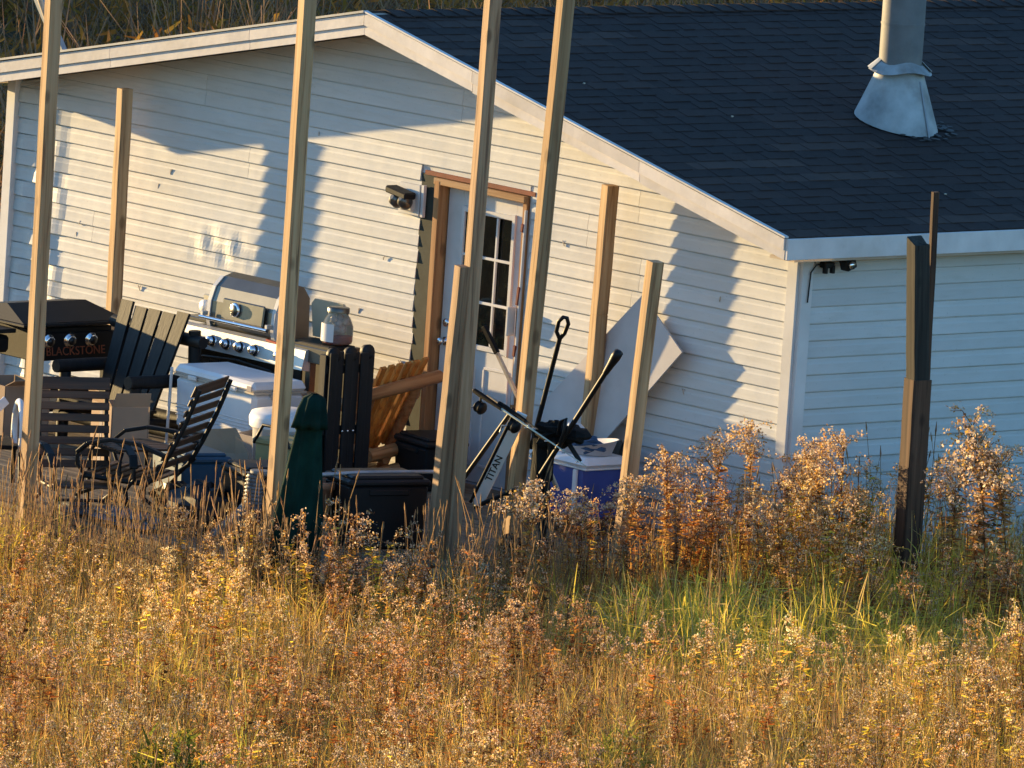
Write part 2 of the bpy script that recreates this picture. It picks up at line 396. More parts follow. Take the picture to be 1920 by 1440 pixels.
while zc < RZ-TH-.03:
    z1 = zc+EXPO; lo0, hi0 = xrange(zc); lo1, hi1 = xrange(z1 if z1 < RZ-TH-.012 else RZ-TH-.012)
    d2 = ci//2
    if d2 not in joints:
        j = []; x = -8.5+random.uniform(1.0, 3.4)
        while x < -.5: j.append(x+random.uniform(-.05, .05)); x += 3.66
        joints[d2] = j
    spans = [(lo0, hi0)]
    if zc+EXPO*.5 < DT+.05: spans = [(lo0, -3.87+random.uniform(-.015, .012)), (-2.70, hi0)]
    for a, b in spans:
        cuts = [a]+[x for x in joints[d2] if a+.25 < x < b-.25]+[b]
        for i in range(len(cuts)-1):
            ga = .0015 if i else 0; p, q = cuts[i]+ga, cuts[i+1]-(.0015 if i < len(cuts)-2 else 0)
            tp = lo1+(p-lo0) if p == lo0 else p; tq = hi1 if q == hi0 else q
            if tp < lo1: tp = lo1
            if tq > hi1: tq = hi1
            if tq-tp > .01: course(gable, ci, zc, min(z1, RZ-TH-.012), p, q, tp, tq, 'g')
    zc = z1; ci += 1
sw = MB(); sw.box((-.056, 6, .74), (.1, 11.8, 2.48)); side = sw.build('side_wall', 'siding', house)
zc = -.5; ci = 0
while zc < 1.98:
    z1 = min(zc+EXPO, 1.985); cuts = [.09]+[y for y in ([3.0, 6.66, 10.2] if (ci//2) % 2 else [4.4, 8.1])]+[11.9]
    for i in range(len(cuts)-1): course(side, ci, zc, z1, cuts[i]+.0015, cuts[i+1], cuts[i]+.0015, cuts[i+1], 's')
    zc += EXPO; ci += 1
ow_ = MB(); ow_.box((-8.45, 6, .78), (.1, 11.8, 2.55)); ow_.box((-4.25, 11.9, .74), (8.4, .1, 2.48))
ow_.prism([(-8.5, 11.95, 2.0), (0, 11.95, 2.0), (RX, 11.95, 3.0)], (0, -.1, 0)); ow_.build('rear_wall', 'siding', house)
MB().box((-3.3, 1.2, 1.0), (1.6, 2.0, 2.3)).build('dark_room', 'interior', house)
# corner boards
for bx, nm in (((-.047, -.0165, .76), (.1, .033, 2.5)), ((.0165, .038, .76), (.033, .1, 2.5)), ((-8.46, -.03, .86), (.1, .066, 2.72))):
    MB().box(bx, nm, bev=.004).build('corner_trim', 'trim', house)
# roof
roof = MB()
roof.prism([(RX, YF+.012, RZ-.012), (EX-.015, YF+.012, EZ-.012), (EX-.015, YF+.012, EZ-TH), (RX, YF+.012, RZ-TH)], (0, YB-YF, 0))
roof.prism([(RX, YF+.012, RZ-.012), (LX+.015, YF+.012, LZ-.012), (LX+.015, YF+.012, LZ-TH), (RX, YF+.012, RZ-TH)], (0, YB-YF, 0))
roof = roof.build('roof', 'soffit', house)
MB().prism([(RX, YF-.03, RZ+.004), (LX-.02, YF-.03, LZ+.004), (LX-.02, YF-.03, LZ-.010), (RX, YF-.03, RZ-.010)], (0, YB-YF, 0)).build('left_roof_slope', 'shingle', roof)
# rake boards, in lengths, each with a stepped profile
def rake(p0, p1, h0, h1):
    for top, bot, y in ((0, .55, -.034), (.55, 1, -.022)):
        m = MB(); a = [(p0[0], YF+y, p0[1]-h0*top), (p1[0], YF+y, p1[1]-h1*top), (p1[0], YF+y, p1[1]-h1*bot), (p0[0], YF+y, p0[1]-h0*bot)]
        yield m.prism(a, (0, -y+.012, 0))
def rz_(x): return RZ-SR*(x-RX)-.012 if x > RX else RZ-SLf*(RX-x)-.012
cuts = [LX, -6.9, -5.35, RX]
for i in range(3):
    for k, m in enumerate(rake((cuts[i]+.002, rz_(cuts[i])), (cuts[i+1]-.002, rz_(cuts[i+1])), .15, .15)): m.build('rake_board', 'fascia', house)
cuts = [RX, -2.95, -1.2, EX]
for i in range(3):
    for k, m in enumerate(rake((cuts[i]+.002, rz_(cuts[i])), (cuts[i+1]-.002, rz_(cuts[i+1])), .15, .14)): m.build('rake_board', 'fascia', house)
m = MB()
m.prism([(LX-.02, YF-.045, LZ+.008), (RX, YF-.045, RZ+.008), (RX, YF-.045, RZ-.008), (LX-.02, YF-.045, LZ-.008)], (0, .05, 0))
m.build('drip_edge', 'drip', house)
m = MB(); m.prism([(RX, YF-.042, RZ+.006), (EX+.01, YF-.042, EZ+.006), (EX+.01, YF-.042, EZ-.006), (RX, YF-.042, RZ-.006)], (0, .035, 0)); m.build('drip_edge', 'trim', house)
for a, b, zz in ((YF-.02, 2.2, 0), (2.204, 6.0, .02), (6.004, YB, .02)):
    MB().box((EX+.012, (a+b)/2, EZ-.083+zz*.4), (.028, b-a, .142-zz), bev=.004).build('eave_board', 'fascia', house)
MB().box((.13, (YB-.3)/2, 2.022), (.24, YB+.3, .02)).build('eave_soffit', 'soffit', house)
MB().box((.018, 6, 1.992), (.034, 11.8, .05)).build('frieze_board', 'soffit', house)
# shingles: strips with cut tabs, one object each
cs = math.hypot(EX-RX, RZ-EZ); cosr, sinr = (EX-RX)/cs, (RZ-EZ)/cs
rotm = Matrix(((0, -cosr, sinr), (1, 0, 0), (0, sinr, cosr)))
EXS = .143; variants = []
def strip_mesh(m, L, x0=0, y0=0):
    def wedge(a, b, lo, t, up):
        m.add([(x0+a, y0+lo, 0), (x0+b, y0+lo, 0), (x0+b, y0+up, .0015), (x0+a, y0+up, .0015), (x0+a, y0+lo, t), (x0+b, y0+lo, t), (x0+b, y0+up, .0035), (x0+a, y0+up, .0035)],
              [(4, 5, 6, 7), (0, 1, 5, 4), (0, 4, 7, 3), (1, 2, 6, 5)])
    wedge(0, L-.003, 0, .006, .150)
    x = random.uniform(0, .12)
    while x < L-.08:
        w = random.uniform(.09, .24); w = min(w, L-.006-x)
        lo = random.uniform(-.004, .002); bb = MB()
        a, b = x, x+w
        m.add([(x0+a, y0+lo, .005), (x0+b, y0+lo, .005), (x0+b-.02, y0+.146, .003), (x0+a+.02, y0+.146, .003), (x0+a, y0+lo, .0100), (x0+b, y0+lo, .0100), (x0+b-.02, y0+.146, .0055), (x0+a+.02, y0+.146, .0055)],
              [(4, 5, 6, 7), (0, 1, 5, 4), (0, 4, 7, 3), (1, 2, 6, 5)])
        x += w+random.uniform(.05, .22)
proto_s = []
for k in range(9):
    mm = MB(); strip_mesh(mm, 1.0); me_o = mm.build('shingle', 'shingle', roof, recalc=False); proto_s.append(me_o)
used = 0; rows = int(cs/EXS)
rest = MB(); count = 0
for i in range(rows):
    sdist = .0+i*EXS; y = YF-.03+random.choice((0, .33, .66))*-1
    while y < YB:
        L = 1.0; vis = y < (2.7+3.6*i/rows) and y+L > YF
        base = Vector((EX, 0, EZ-.012)) + Vector((-cosr, 0, sinr))*sdist + Vector((sinr, 0, cosr))*.001
        x0 = y; clipL = L
        if y < YF-.04: x0 = YF-.035; clipL = y+L-x0
        if vis and count < 290:
            if abs(clipL-L) > 1e-4:
                mm = MB(); strip_mesh(mm, clipL); o = mm.build('shingle', 'shingle', roof, recalc=False)
            else:
                src = proto_s[count % 9] if count >= 9 else proto_s[count]
                o = src if count < 9 and src.get('placed') is None else share(random.choice(proto_s), roof)
                if count < 9: o['placed'] = 1
            o.matrix_local = Matrix.Translation(base+Vector((0, x0, 0))) @ rotm.to_4x4(); count += 1
        elif not vis or count >= 290:
            mm = MB(); strip_mesh(mm, clipL)
            rest.add([base+Vector((0, x0, 0))+rotm @ v for v in mm.v], mm.f)
        y += L
for o in proto_s:
    if o.get('placed') is None: bpy.data.objects.remove(o)
    else: del o['placed']
ro = rest.build('shingle_field', 'shingle', roof, recalc=False); ro['kind'] = 'stuff'
# ridge caps
rc = MB(); rc.prism([(RX-.14, 0, RZ-.014), (RX, 0, RZ+.016), (RX+.14, 0, RZ-.016), (RX+.14, 0, RZ-.024), (RX, 0, RZ+.006), (RX-.14, 0, RZ-.022)], (0, .17, 0))
rcp = None
for i in range(56):
    y = YF-.03+i*.145
    if rcp is None: o = rcp = rc.build('ridge_cap', 'shingle', roof)
    else: o = share(rcp, roof)
    o.location = (0, y, random.uniform(0, .003)); o.rotation_euler = (R(-3.2), 0, 0)
# stove pipe through the roof
PX, PY = -1.72, 2.43
def onroof(x): return RZ-SR*(x-RX)
pz = onroof(PX)
sp = MB()
for prof_ in ([(.15, .0), (.15, .385)], [(.1535, .385), (.1535, .402)], [(.15, .402), (.15, 1.1)], [(.1535, 1.1), (.1535, 1.12)], [(.15, 1.12), (.15, 1.6)]): sp.lathe(prof_, (PX, PY, pz+.30), 32)
pipe = sp.build('stove_pipe', 'galv', house)
m = MB(); n = 28; vs = []
for k in range(n):
    a = 2*math.pi*k/n; x, y = PX+.30*math.cos(a), PY+.29*math.sin(a); vs.append((x, y, onroof(x)+.006))
for k in range(n):
    a = 2*math.pi*k/n; vs.append((PX+.165*math.cos(a), PY+.165*math.sin(a), pz+.36))
m.add(vs, [(k, (k+1) % n, n+(k+1) % n, n+k) for k in range(n)], True); m.build('flashing_cone', 'galv2', pipe)
MB().box((PX+.245, PY+.03, pz+.12), (.004, .012, .4), Matrix.Rotation(R(-19), 3, 'Y')).build('flashing_seam', 'drip', pipe)
m = MB()
for k0, k1, dz in ((3, 17, 0), (16, 29, -.01)):
    vs = []
    for k in range(k0, k1+1):
        a = 2*math.pi*k/24; wv = .014*math.sin(k*.9)+dz
        vs += [(PX+.152*math.cos(a), PY+.152*math.sin(a), pz+.435+wv), (PX+.225*math.cos(a), PY+.225*math.sin(a), pz+.37+wv)]
    m.add(vs, [(2*i, 2*i+1, 2*i+3, 2*i+2) for i in range(len(vs)//2-1)])
col_ = m.build('storm_collar', 'galv2', pipe)
md = col_.modifiers.new('s', 'SOLIDIFY'); md.thickness = .004
m = MB()
for k in range(30):
    a = random.uniform(-.6, 1.5); rr = random.uniform(.27, .42); x, y = PX+rr*math.cos(a), PY+rr*math.sin(a)
    m.box((x, y, onroof(x)+.011), (random.uniform(.015, .045), random.uniform(.02, .06), .006), Matrix.Rotation(R(12.6), 3, 'Y') @ Matrix.Rotation(random.uniform(0, 3), 3, 'Z'), bev=.003)
m.build('sealant_crumbs', 'tar', roof)['kind'] = 'stuff'
for x, y in ((-1.9, 1.05), (-.35, 1.62), (-2.6, .3)):
    z = onroof(x); m = MB(); m.box((x, y, z+.012), (.014, .018, .010), bev=.003); m.build('roof_debris', 'beige', roof)

# small cracks and chips in the siding
for x, z in ((-7.63, 1.22), (-7.66, 1.13), (-6.9, .84), (-4.45, 1.02), (-4.12, .60), (-3.98, .72), (-4.22, 1.42), (-2.35, 1.78), (-5.0, 2.2), (-1.05, .95), (-.75, 1.62), (-6.75, 1.6), (-6.62, 1.72)):
    m = MB(); m.box((x, -.0155, z), (random.uniform(.004, .006), .006, random.uniform(.02, .045)), Matrix.Rotation(R(random.uniform(-35, 35)), 3, 'Y'))
    if random.random() < .6: m.box((x+.008, -.0155, z+.012), (.004, .006, .02), Matrix.Rotation(R(random.uniform(20, 60)), 3, 'Y'))
    m.build('siding_crack', 'soffit', gable)
# door and its raw frame
door = MB()
d0, d1, dz1, yd = -3.63, -2.80, 2.0, .045
L0, L1, LB, LT = -3.47, -2.915, .935, 1.87
door.box(((d0+L0)/2, yd+.02, dz1/2), (L0-d0, .042, dz1), bev=.002); door.box(((L1+d1)/2, yd+.02, dz1/2), (d1-L1, .042, dz1), bev=.002)
door.box(((L0+L1)/2, yd+.02, LB/2), (L1-L0-.001, .041, LB)); door.box(((L0+L1)/2, yd+.02, (LT+dz1)/2), (L1-L0-.001, .041, dz1-LT))
door = door.build('door', 'trim', house)
lf = MB()
for x in (L0+.012, L1-.012): lf.box((x, yd-.006, (LB+LT)/2), (.036, .02, LT-LB+.05), bev=.004)
for z in (LB, LT): lf.box(((L0+L1)/2, yd-.006, z), (L1-L0-.014, .019, .036), bev=.004)
lf.build('lite_frame', 'trim', door)
pw, phh = (L1-L0)/3, (LT-LB)/3
for i in (1, 2): MB().box((L0+pw*i, yd-.001, (LB+LT)/2), (.02, .018, LT-LB-.04), bev=.003).build('muntin', 'trim', door)
for i in (1, 2): MB().box(((L0+L1)/2, yd-.003, LB+phh*i), (L1-L0-.05, .018, .02), bev=.003).build('muntin', 'trim', door)
for i in range(3):
    for k in range(3):
        o = MB().box((L0+pw*(i+.5), yd+.014+.0006*i, LB+phh*(k+.5)), (pw-.004, .006, phh-.004)).build('pane', 'pane', door)
        o.rotation_euler = (R(random.uniform(-.25, .25)), 0, 0)
for x0, x1 in ((-3.5, -3.25), (-3.15, -2.9)):            # raised panels of the lower door
    pm = MB()
    for z0, z1 in ((.12, .80),):
        pm.box(((x0+x1)/2, yd-.003, z0), (x1-x0, .01, .02), bev=.003); pm.box(((x0+x1)/2, yd-.003, z1), (x1-x0, .01, .02), bev=.003)
        for x in (x0, x1): pm.box((x, yd-.0035, (z0+z1)/2), (.02, .01, z1-z0-.022), bev=.003)
    pm.build('door_panel', 'trim', door)
ry = Matrix.Rotation(R(90), 3, 'X')
MB().lathe([(.03, 0), (.03, .012), (.012, .016), (.012, .035), (.027, .045), (.03, .06), (.02, .07), (0.001, .072)], (d0+.06, yd, .93), 16, ry).build('door_knob', 'chrome', door)
MB().lathe([(.03, 0), (.028, .02), (.012, .024), (0.001, .025)], (d0+.065, yd, 1.06), 16, ry).build('deadbolt', 'chrome', door)
fr = thing('door_frame', None, None); del_keys = list(fr.keys()); fr.parent = house
MB().box((-3.668, .02, 1.01), (.055, .13, 2.06), bev=.004).build('jamb', 'jamb', fr)
MB().box((-2.765, .03, 1.01), (.045, .10, 2.06), bev=.004).build('jamb', 'jamb', fr)
MB().box((-3.785, .006, 1.02), (.17, .03, 2.1)).build('wrap_strip', 'darkgreen_gap', fr)
MB().box((-3.23, .012, 2.03), (.96, .11, .045), Matrix.Rotation(R(.6), 3, 'Y'), bev=.004).build('header', 'jambx', fr)
MB().box((-3.25, -.002, 2.075), (1.16, .03, .03), Matrix.Rotation(R(.4), 3, 'Y')).build('head_gap', 'red', fr)
MB().box((-2.748, -.026, 1.28), (.018, .022, 1.35), Matrix.Rotation(R(.6), 3, 'Y'), bev=.004).build('edge_strip', 'trim', fr)
for z, s_ in ((1.83, .06), (1.36, .13), (.98, .08)): MB().box((-2.758, -.034, z), (.03, .02, s_), Matrix.Rotation(R(5), 3, 'Y'), bev=.006).build('rusty_hinge', 'red', fr)
MB().box((-2.80, -.05, 1.18), (.02, .07, .20), bev=.006).build('strike_plate', 'trim', fr)
MB().box((-3.2, -.02, -.03), (.98, .16, .05), bev=.004).build('sill', 'greymetal', fr)

# ------------------------------------------------------------------ deck
DX0, DX1, DY0 = -6.6, -.02, -3.80
deck = thing('deck', 'unfinished low wooden deck under the clutter along the gable wall', 'deck', (0, 0, 0))
nb = 26; bw = (-.03-DY0)/nb; bproto = None
for i in range(nb):
    if bproto is None:
        o = bproto = MB().box((0, 0, 0), (DX1-DX0, bw-.008, .036), bev=.004).build('deck_board', 'deckx', deck)
    else: o = share(bproto, deck)
    o.location = ((DX0+DX1)/2, DY0+bw*(i+.5), -.019+random.uniform(-.0015, .0015))
for k, z in enumerate((-.085, -.185, -.30)):
    MB().box(((DX0+DX1)/2, DY0+.015+.006*k, z), (DX1-DX0, .038, .09 if k < 2 else .11), bev=.004).build('rim_board', 'deckx', deck)
MB().box((DX1-.02, DY0/2, -.13), (.038, -DY0-.1, .18), bev=.004).build('end_joist', 'post2', deck)
MB().board((-3.05, DY0-.03, -.16), (-2.70, DY0-.12, -.15), .07, .03).build('loose_plank', 'deckx', deck)
for x in (-6.4, -1.9, -.15): MB().box((x, DY0+.08, -.33), (.09, .09, .5)).build('deck_footing', 'post2', deck)

# ------------------------------------------------------------------ posts
def post(name, label, base, top, w, m, rz=-11, seam=None, group='upright deck posts', slant=0, cat='post', w2=None):
    base, top = Vector(base), Vector(top); H = (top-base).length
    o_ = MB(); n = 22; vs = []; fs = []
    ph = [random.uniform(0, 6) for _ in range(4)]; ax = random.uniform(.002, .006); ay = random.uniform(.002, .006)
    cw = w/2; d = (w2 or w)/2; b = .005
    ring = [(-cw+b, -d), (cw-b, -d), (cw, -d+b), (cw, d-b), (cw-b, d), (-cw+b, d), (-cw, d-b), (-cw, -d+b)]
    zs = [H*i/n for i in range(n+1)]
    if seam: zs = sorted(set(zs+[seam-.004, seam-.003, seam+.003, seam+.004]))
    for z in zs:
        u = z/H; dx = ax*math.sin(u*4+ph[0])+.001*math.sin(u*23+ph[1]); dy = ay*math.sin(u*3.3+ph[2])+.001*math.sin(u*27+ph[3])
        k = .955 if (seam and abs(z-seam) < .0035) else 1
        for x, y in ring:
            zz = z
            if slant and z == H: zz = z-slant*(x+cw)/(2*cw)
            vs.append((x*k+dx, y*k+dy, zz))
    for i in range(len(zs)-1):
        for k in range(8): fs.append((i*8+k, i*8+(k+1) % 8, (i+1)*8+(k+1) % 8, (i+1)*8+k))
    fs += [tuple(range(8))[::-1], tuple(len(vs)-8+k for k in range(8))]
    o_.add(vs, fs); o = o_.build(name, m)
    q = (top-base).to_track_quat('Z', 'Y'); o.rotation_mode = 'QUATERNION'
    dirv = (top-base).normalized(); qq = Vector((0, 0, 1)).rotation_difference(dirv)
    from mathutils import Quaternion
    o.rotation_quaternion = qq @ Quaternion((0, 0, 1), R(rz)); o.location = base
    return tag(o, label, cat, group)
post('wooden_post', 'tall pale lumber post at the front left corner of the deck', (-3.195, -3.86, -.6), (-3.22, -3.86, 3.9), .090, 'post')
post('wooden_post', 'tall lumber post rising in front of the gas grill and green umbrella', (-.655, -3.86, -.6), (-.63, -3.86, 4.1), .090, 'post')
post('wooden_post', 'tall weathered lumber post crossing the door window, a short post fixed beside it', (-.70, -2.3, -.5), (-.625, -2.3, 4.1), .088, 'post2', -12)
post('wooden_post', 'short flat topped post fixed to the left side of the tall post at the door', (-.80, -2.37, -.5), (-.672, -2.37, 1.93), .090, 'post2', -12)
post('wooden_post', 'tall yellowish lumber post just right of the door', (-.58, -1.9, -.4), (-.36, -1.9, 4.1), .090, 'post', -11)
post('wooden_post', 'short knotty post near the wall, jointed at half height, between door and house corner', (-1.815, -.16, -.3), (-1.76, -.16, 2.26), .090, 'post', -10, seam=1.68)
post('wooden_post', 'short leaning post standing before the white board and blue cooler', (-.30, -1.2, -.3), (-.11, -1.2, 2.0), .088, 'post', -10)
post('wooden_post', 'short orange tinted post by the wall behind the black griddle', (-6.83, -.29, -.3), (-6.85, -.29, 2.3), .088, 'post', -10)
# dark post and stake out in the weeds
DPY = (-.21, -.24, -.32, -.20)
dp = thing('old_fence_post', 'dark brown weathered post in the weeds before the shaded side wall', 'post', (0, 0, 0))
o = post('lower_post', None, (1.42, DPY[0], -.75), (1.42, DPY[1], 1.41), .135, 'darkpost', -14, group=None, cat=None); o.parent = dp
o = post('upper_post', 'grey weathered upper length with slanted top', (1.43, DPY[1]-.005, 1.35), (1.42, DPY[2], 2.34), .112, 'greypost', -12, group=None, cat=None, slant=.075); o.parent = dp
post('wooden_stake', 'thin dark stake standing close behind the old brown post', (1.36, DPY[0]+.17, -.75), (1.36, DPY[3]+.06, 2.62), .042, 'darkpost', -14, group=None, cat='stake')

# ------------------------------------------------------------------ fixtures on the house
wl = thing('wall_light', 'black twin floodlight on a white plate left of the door', 'wall lamp', (-3.955, -.02, 1.875)); wl.scale = (.82, .9, .9)
MB().box((0, -.012, 0), (.27, .03, .24), bev=.004).build('mounting_plate', 'trim', wl)
MB().box((0, -.035, -.02), (.16, .05, .14), bev=.01).build('junction_box', 'trim', wl)
MB().box((-.02, -.10, .05), (.27, .12, .055), Matrix.Rotation(R(8), 3, 'Y'), bev=.012).build('shade', 'blackmetal', wl)
for x in (-.05, .06):
    MB().lathe([(.02, .05), (.05, .03), (.058, -.03), (.05, -.05), (.001, -.055)], (x, -.12, -.01), 14, Matrix.Rotation(R(60), 3, 'X')).build('lamp_head', 'steeldark', wl)
MB().box((.17, -.012, .0), (.035, .03, .25), bev=.003).build('side_strip', 'trim', wl)
sl_ = thing('soffit_light', 'small black security lamp with camera under the side eave', 'wall lamp', (.06, .22, 1.955))
MB().box((0, -.04, .0), (.06, .09, .04), bev=.006).build('bracket', 'blackplastic', sl_)
for y in (-.075, -.01): MB().box((.02, y, -.03), (.035, .025, .05), bev=.004).build('clip', 'blackplastic', sl_)
MB().box((.05, .10, .01), (.08, .09, .075), Matrix.Rotation(R(20), 3, 'X'), bev=.008).build('lamp_head', 'blackplastic', sl_)
MB().lathe([(.001, 0), (.028, 0), (.028, .012), (.001, .012)], (.092, .095, .005), 12, Matrix.Rotation(R(90), 3, 'Y')).build('lens', 'chrome', sl_)
MB().tube([(0, -.07, .01), (-.01, -.13, .0), (-.015, -.17, -.05), (-.018, -.18, -.25)], .005, 6).build('cable', 'blackplastic', sl_)
# frame rising behind the left eave
sf = thing('metal_frame', 'grey slanting metal arms with a bracket behind the left end of the roof', 'metal frame', (-12.9, 4.0, 0))
MB().board((-1.15, 0, 3.0), (.35, 0, 1.2), .09, .05, (0, 1, 0)).build('arm', 'greymetal', sf)
MB().tube([(-.95, -.1, 3.1), (.55, -.1, .9), (.9, -.1, -.55)], .022, 8).build('pole', 'palewood', sf)
MB().box((-.10, -.08, 1.62), (.16, .03, .16), Matrix.Rotation(R(45), 3, 'Y'), bev=.01).build('bracket', 'trim', sf)
MB().tube([(-1.15, 0, 3.0), (-1.6, .2, -.55)], .03, 8).build('leg', 'greymetal', sf)

# ------------------------------------------------------------------ log chairs
def log(m, a, b, r, seg=10): return m.tube([a, Vector(a).lerp(Vector(b), .5)+Vector((0, 0, random.uniform(-.005, .005))), b], [r, r*1.04, r*.97], seg)
def log_chair(name, label, loc, rz, slatm, logm, back_w=(.63, .78), top=.98, rec=.22, seat=.33, n=5, rail_front=False, rag=.02, tint=None, rear=True):
    t = thing(name, label, 'chair', loc, rz)
    x0, x1 = back_w[0]/2, back_w[1]/2
    for i in range(n):
        u0, u1 = (i+.5)/n, (i+.5)/n
        a = Vector((-x0+2*x0*u0, -.02, seat-.08)); b = Vector((-x1+2*x1*u1, rec, top+random.uniform(-rag, rag)))
        w = 2*x0/n-(.022 if rear else .030)
        m = MB(); x = (b-a).normalized(); yv = Vector((1, 0, 0)); z = x.cross(yv).normalized()
        vs = []
        wt = 2*x1/n-.03
        for p, ww in ((a, w), (b, wt)):
            for sx, sz in ((-1, -1), (1, -1), (1, 1), (-1, 1)): vs.append(p+Vector((sx*ww/2, 0, 0))+z*(sz*.011))
        m.add(vs, [(0, 3, 2, 1), (4, 5, 6, 7), (0, 1, 5, 4), (1, 2, 6, 5), (2, 3, 7, 6), (3, 0, 4, 7)])
        origin_to(m.build('back_slat', slatm, t), (a+b)/2)
    yr = (rec*.80 + .05)
    origin_to(log(MB(), (-x1-.10, yr+.02, top-.15), (x1+.12, yr+.02, top-.17), .045).build('back_rail', logm, t), (0, yr, top-.16))
    for s in (-1, 1):
        if rear: log(MB(), (s*(x1+.0), yr+.09, 0), (s*(x1+.0), yr+.035, top-.10), .045).build('rear_post', logm, t)
        else: log(MB(), (s*(x1-.06), -.06, 0), (s*(x1-.02), yr-.08, top-.20), .04).build('rear_post', logm, t)
        log(MB(), (s*(x0+.08), -.24, 0), (s*(x0+.08), -.24, .50), .042).build('front_leg', logm, t)
        log(MB(), (s*(x0+.09), -.32, .54), (s*(x0+.09), yr+(.07 if rear else -.16), .54), .046).build('arm', logm, t)
        log(MB(), (s*(x0+.02), -.34, .27), (s*(x0+.02), yr+.06, .20), .038).build('side_rail', logm, t)
    for i in range(5): MB().board((-x0-.02, -.30+i*.07, seat-.005*i), (x0+.02, -.30+i*.07, seat-.005*i), .062, .022).build('seat_slat', slatm, t)
    log(MB(), (-x0-.14, -.25, .20), (x0+.14, -.25, .20), .036).build('stretcher', logm, t)
    log(MB(), (-x0-.18, yr+.04, .24), (x0+.18, yr+.04, .24), .045).build('stretcher', logm, t)
    log(MB(), (-x0-.10, yr+.08, .12), (x0+.10, yr+.08, .12), .04).build('stretcher', logm, t)
    return t
log_chair('log_chair', 'black painted log armchair with five back slats in front of the griddle', (-5.26, -1.40, -.02), 0, 'blackwood', 'blackwood')
oc = log_chair('log_chair', 'orange stained log armchair seen from behind beside the door', (-3.74, -.44, .0), -84, 'orange', 'orangelog', back_w=(.42, .50), top=.83, rec=.36, seat=.26, n=6, rag=.005, rear=False); oc.rotation_euler = (0, R(6), R(-84))

# ------------------------------------------------------------------ slatted patio chairs and table
def slat_chair(label, loc, rz, back_h=.86, rec=.18, w=.60, arm_loop=True, n=8, seat=.41):
    t = thing('slatted_chair', label, 'chair', loc, rz, 'brown slatted patio chairs')
    hw = w/2
    for s in (-1, 1):
        pts = [(s*hw, -.50, seat-.02), (s*hw, -.06, seat-.035), (s*hw, .02, seat+.03)]
        pts += [(s*hw, .02+rec*u+.02*math.sin(u*3.1), seat+.03+(back_h-seat-.03)*u) for u in (.3, .6, .85, 1)]
        MB().tube(pts, .016, 8).build('side_frame', 'blackmetal', t)
        MB().tube([(s*hw, -.50, seat-.02), (s*(hw+.03), -.53, seat-.25), (s*(hw+.03), -.55, .0)], .015, 8).build('front_leg', 'blackmetal', t)
        MB().tube([(s*(hw+.01), .06, seat+.08), (s*(hw+.01), -.10, seat-.10), (s*(hw+.01), .16, .0)], .015, 8).build('rear_leg', 'blackmetal', t)
        am = MB(); ap = [Vector((s*(hw+.04), .09, seat+.17)), Vector((s*(hw+.05), -.10, seat+.235)), Vector((s*(hw+.05), -.30, seat+.245)), Vector((s*(hw+.05), -.46, seat+.205)), Vector((s*(hw+.04), -.53, seat+.14))]
        for i in range(4): am.board(ap[i], ap[i+1]+(ap[i+1]-ap[i])*.02, .055, .026, bev=.006)
        am.build('arm_rest', 'blackmetal', t)
        MB().tube([ap[-1], (s*(hw+.045), -.53, seat+.06), (s*hw, -.48, seat-.02)], .013, 8).build('arm_support', 'blackmetal', t)
    for i in range(n):
        u = (i+.4)/n; y = .02+rec*u+.02*math.sin(u*3.1); z = seat+.05+(back_h-seat-.02)*u
        h = .052 if i < n-1 else .085
        a = math.atan2(rec, back_h-seat)
        m = MB(); m.box((0, 0, 0), (w+.03, .014, h), Matrix.Rotation(-a, 3, 'X'), bev=.004)
        o = m.build('back_slat', 'brownslat', t); o.location = (0, y-.02, z)
    for i in range(7):
        o = MB().box((0, 0, 0), (w-.01, .052, .016), bev=.004).build('seat_slat', 'brownslat', t); o.location = (0, -.47+i*.068, seat-.002-.004*i)
    MB().tube([(-hw-.03, -.53, .12), (hw+.03, -.53, .12)], .011, 6).build('stretcher', 'blackmetal', t)
    return t
slat_chair('dark slatted patio chair facing the field, right behind the front left post', (-3.27, -3.42, 0), 66, back_h=.82, rec=.12, w=.46, n=8, seat=.20)
slat_chair('dark slatted patio chair in profile facing left before the white cooler', (-2.75, -3.02, 0), -58.5, back_h=.90, rec=.26, w=.62, seat=.27)
tb = thing('side_table', 'low slatted patio table between the two slatted chairs', 'table', (-3.02, -3.12, 0), 80)
for i in range(7):
    o = MB().box((0, 0, 0), (.46, .056, .016), bev=.003).build('top_slat', 'brownslat', tb); o.location = (0, -.2+i*.066, .43)
for s in (-1, 1):
    MB().tube([(s*.21, -.2, .412), (s*.21, .2, .412)], .011, 8).build('top_rail', 'blackmetal', tb)
    for q in (-1, 1): MB().tube([(s*.19, q*.19, .41), (s*.215, q*.21, .36), (s*.215, q*.21, 0)], .012, 8).build('leg', 'blackmetal', tb)
# white lawn chair with hooped arms at the left edge
lc = thing('lawn_chair', 'pale fan backed lawn chair with hooped metal arms at the left edge', 'chair', (-4.09, -3.70, .02), 60)
for i in range(8):
    a = (i-3.5)*.12
    m = MB(); m.board((math.sin(a)*.30, .12, .42), (math.sin(a)*.70, .20, .40+.20*math.cos(a*1.5)), .062, .014, (0, 1, .2)); m.build('back_slat', 'whiteplastic', lc)
for s in (-1, 1):
    pts = [(s*.34, .06+.20*math.cos(a)-.12, .40+.19*math.sin(a)) for a in [R(d) for d in range(-40, 221, 20)]]
    MB().tube(pts, .022, 8).build('arm_hoop', 'enamel', lc)
    MB().tube([(s*.34, -.22, .28), (s*.34, -.3, 0)], .016, 8).build('leg', 'blackmetal', lc)
    MB().tube([(s*.34, .1, .28), (s*.36, .22, 0)], .016, 8).build('leg', 'blackmetal', lc)
MB().box((0, -.06, .31), (.62, .46, .03), bev=.008).build('seat', 'blackfabric', lc)

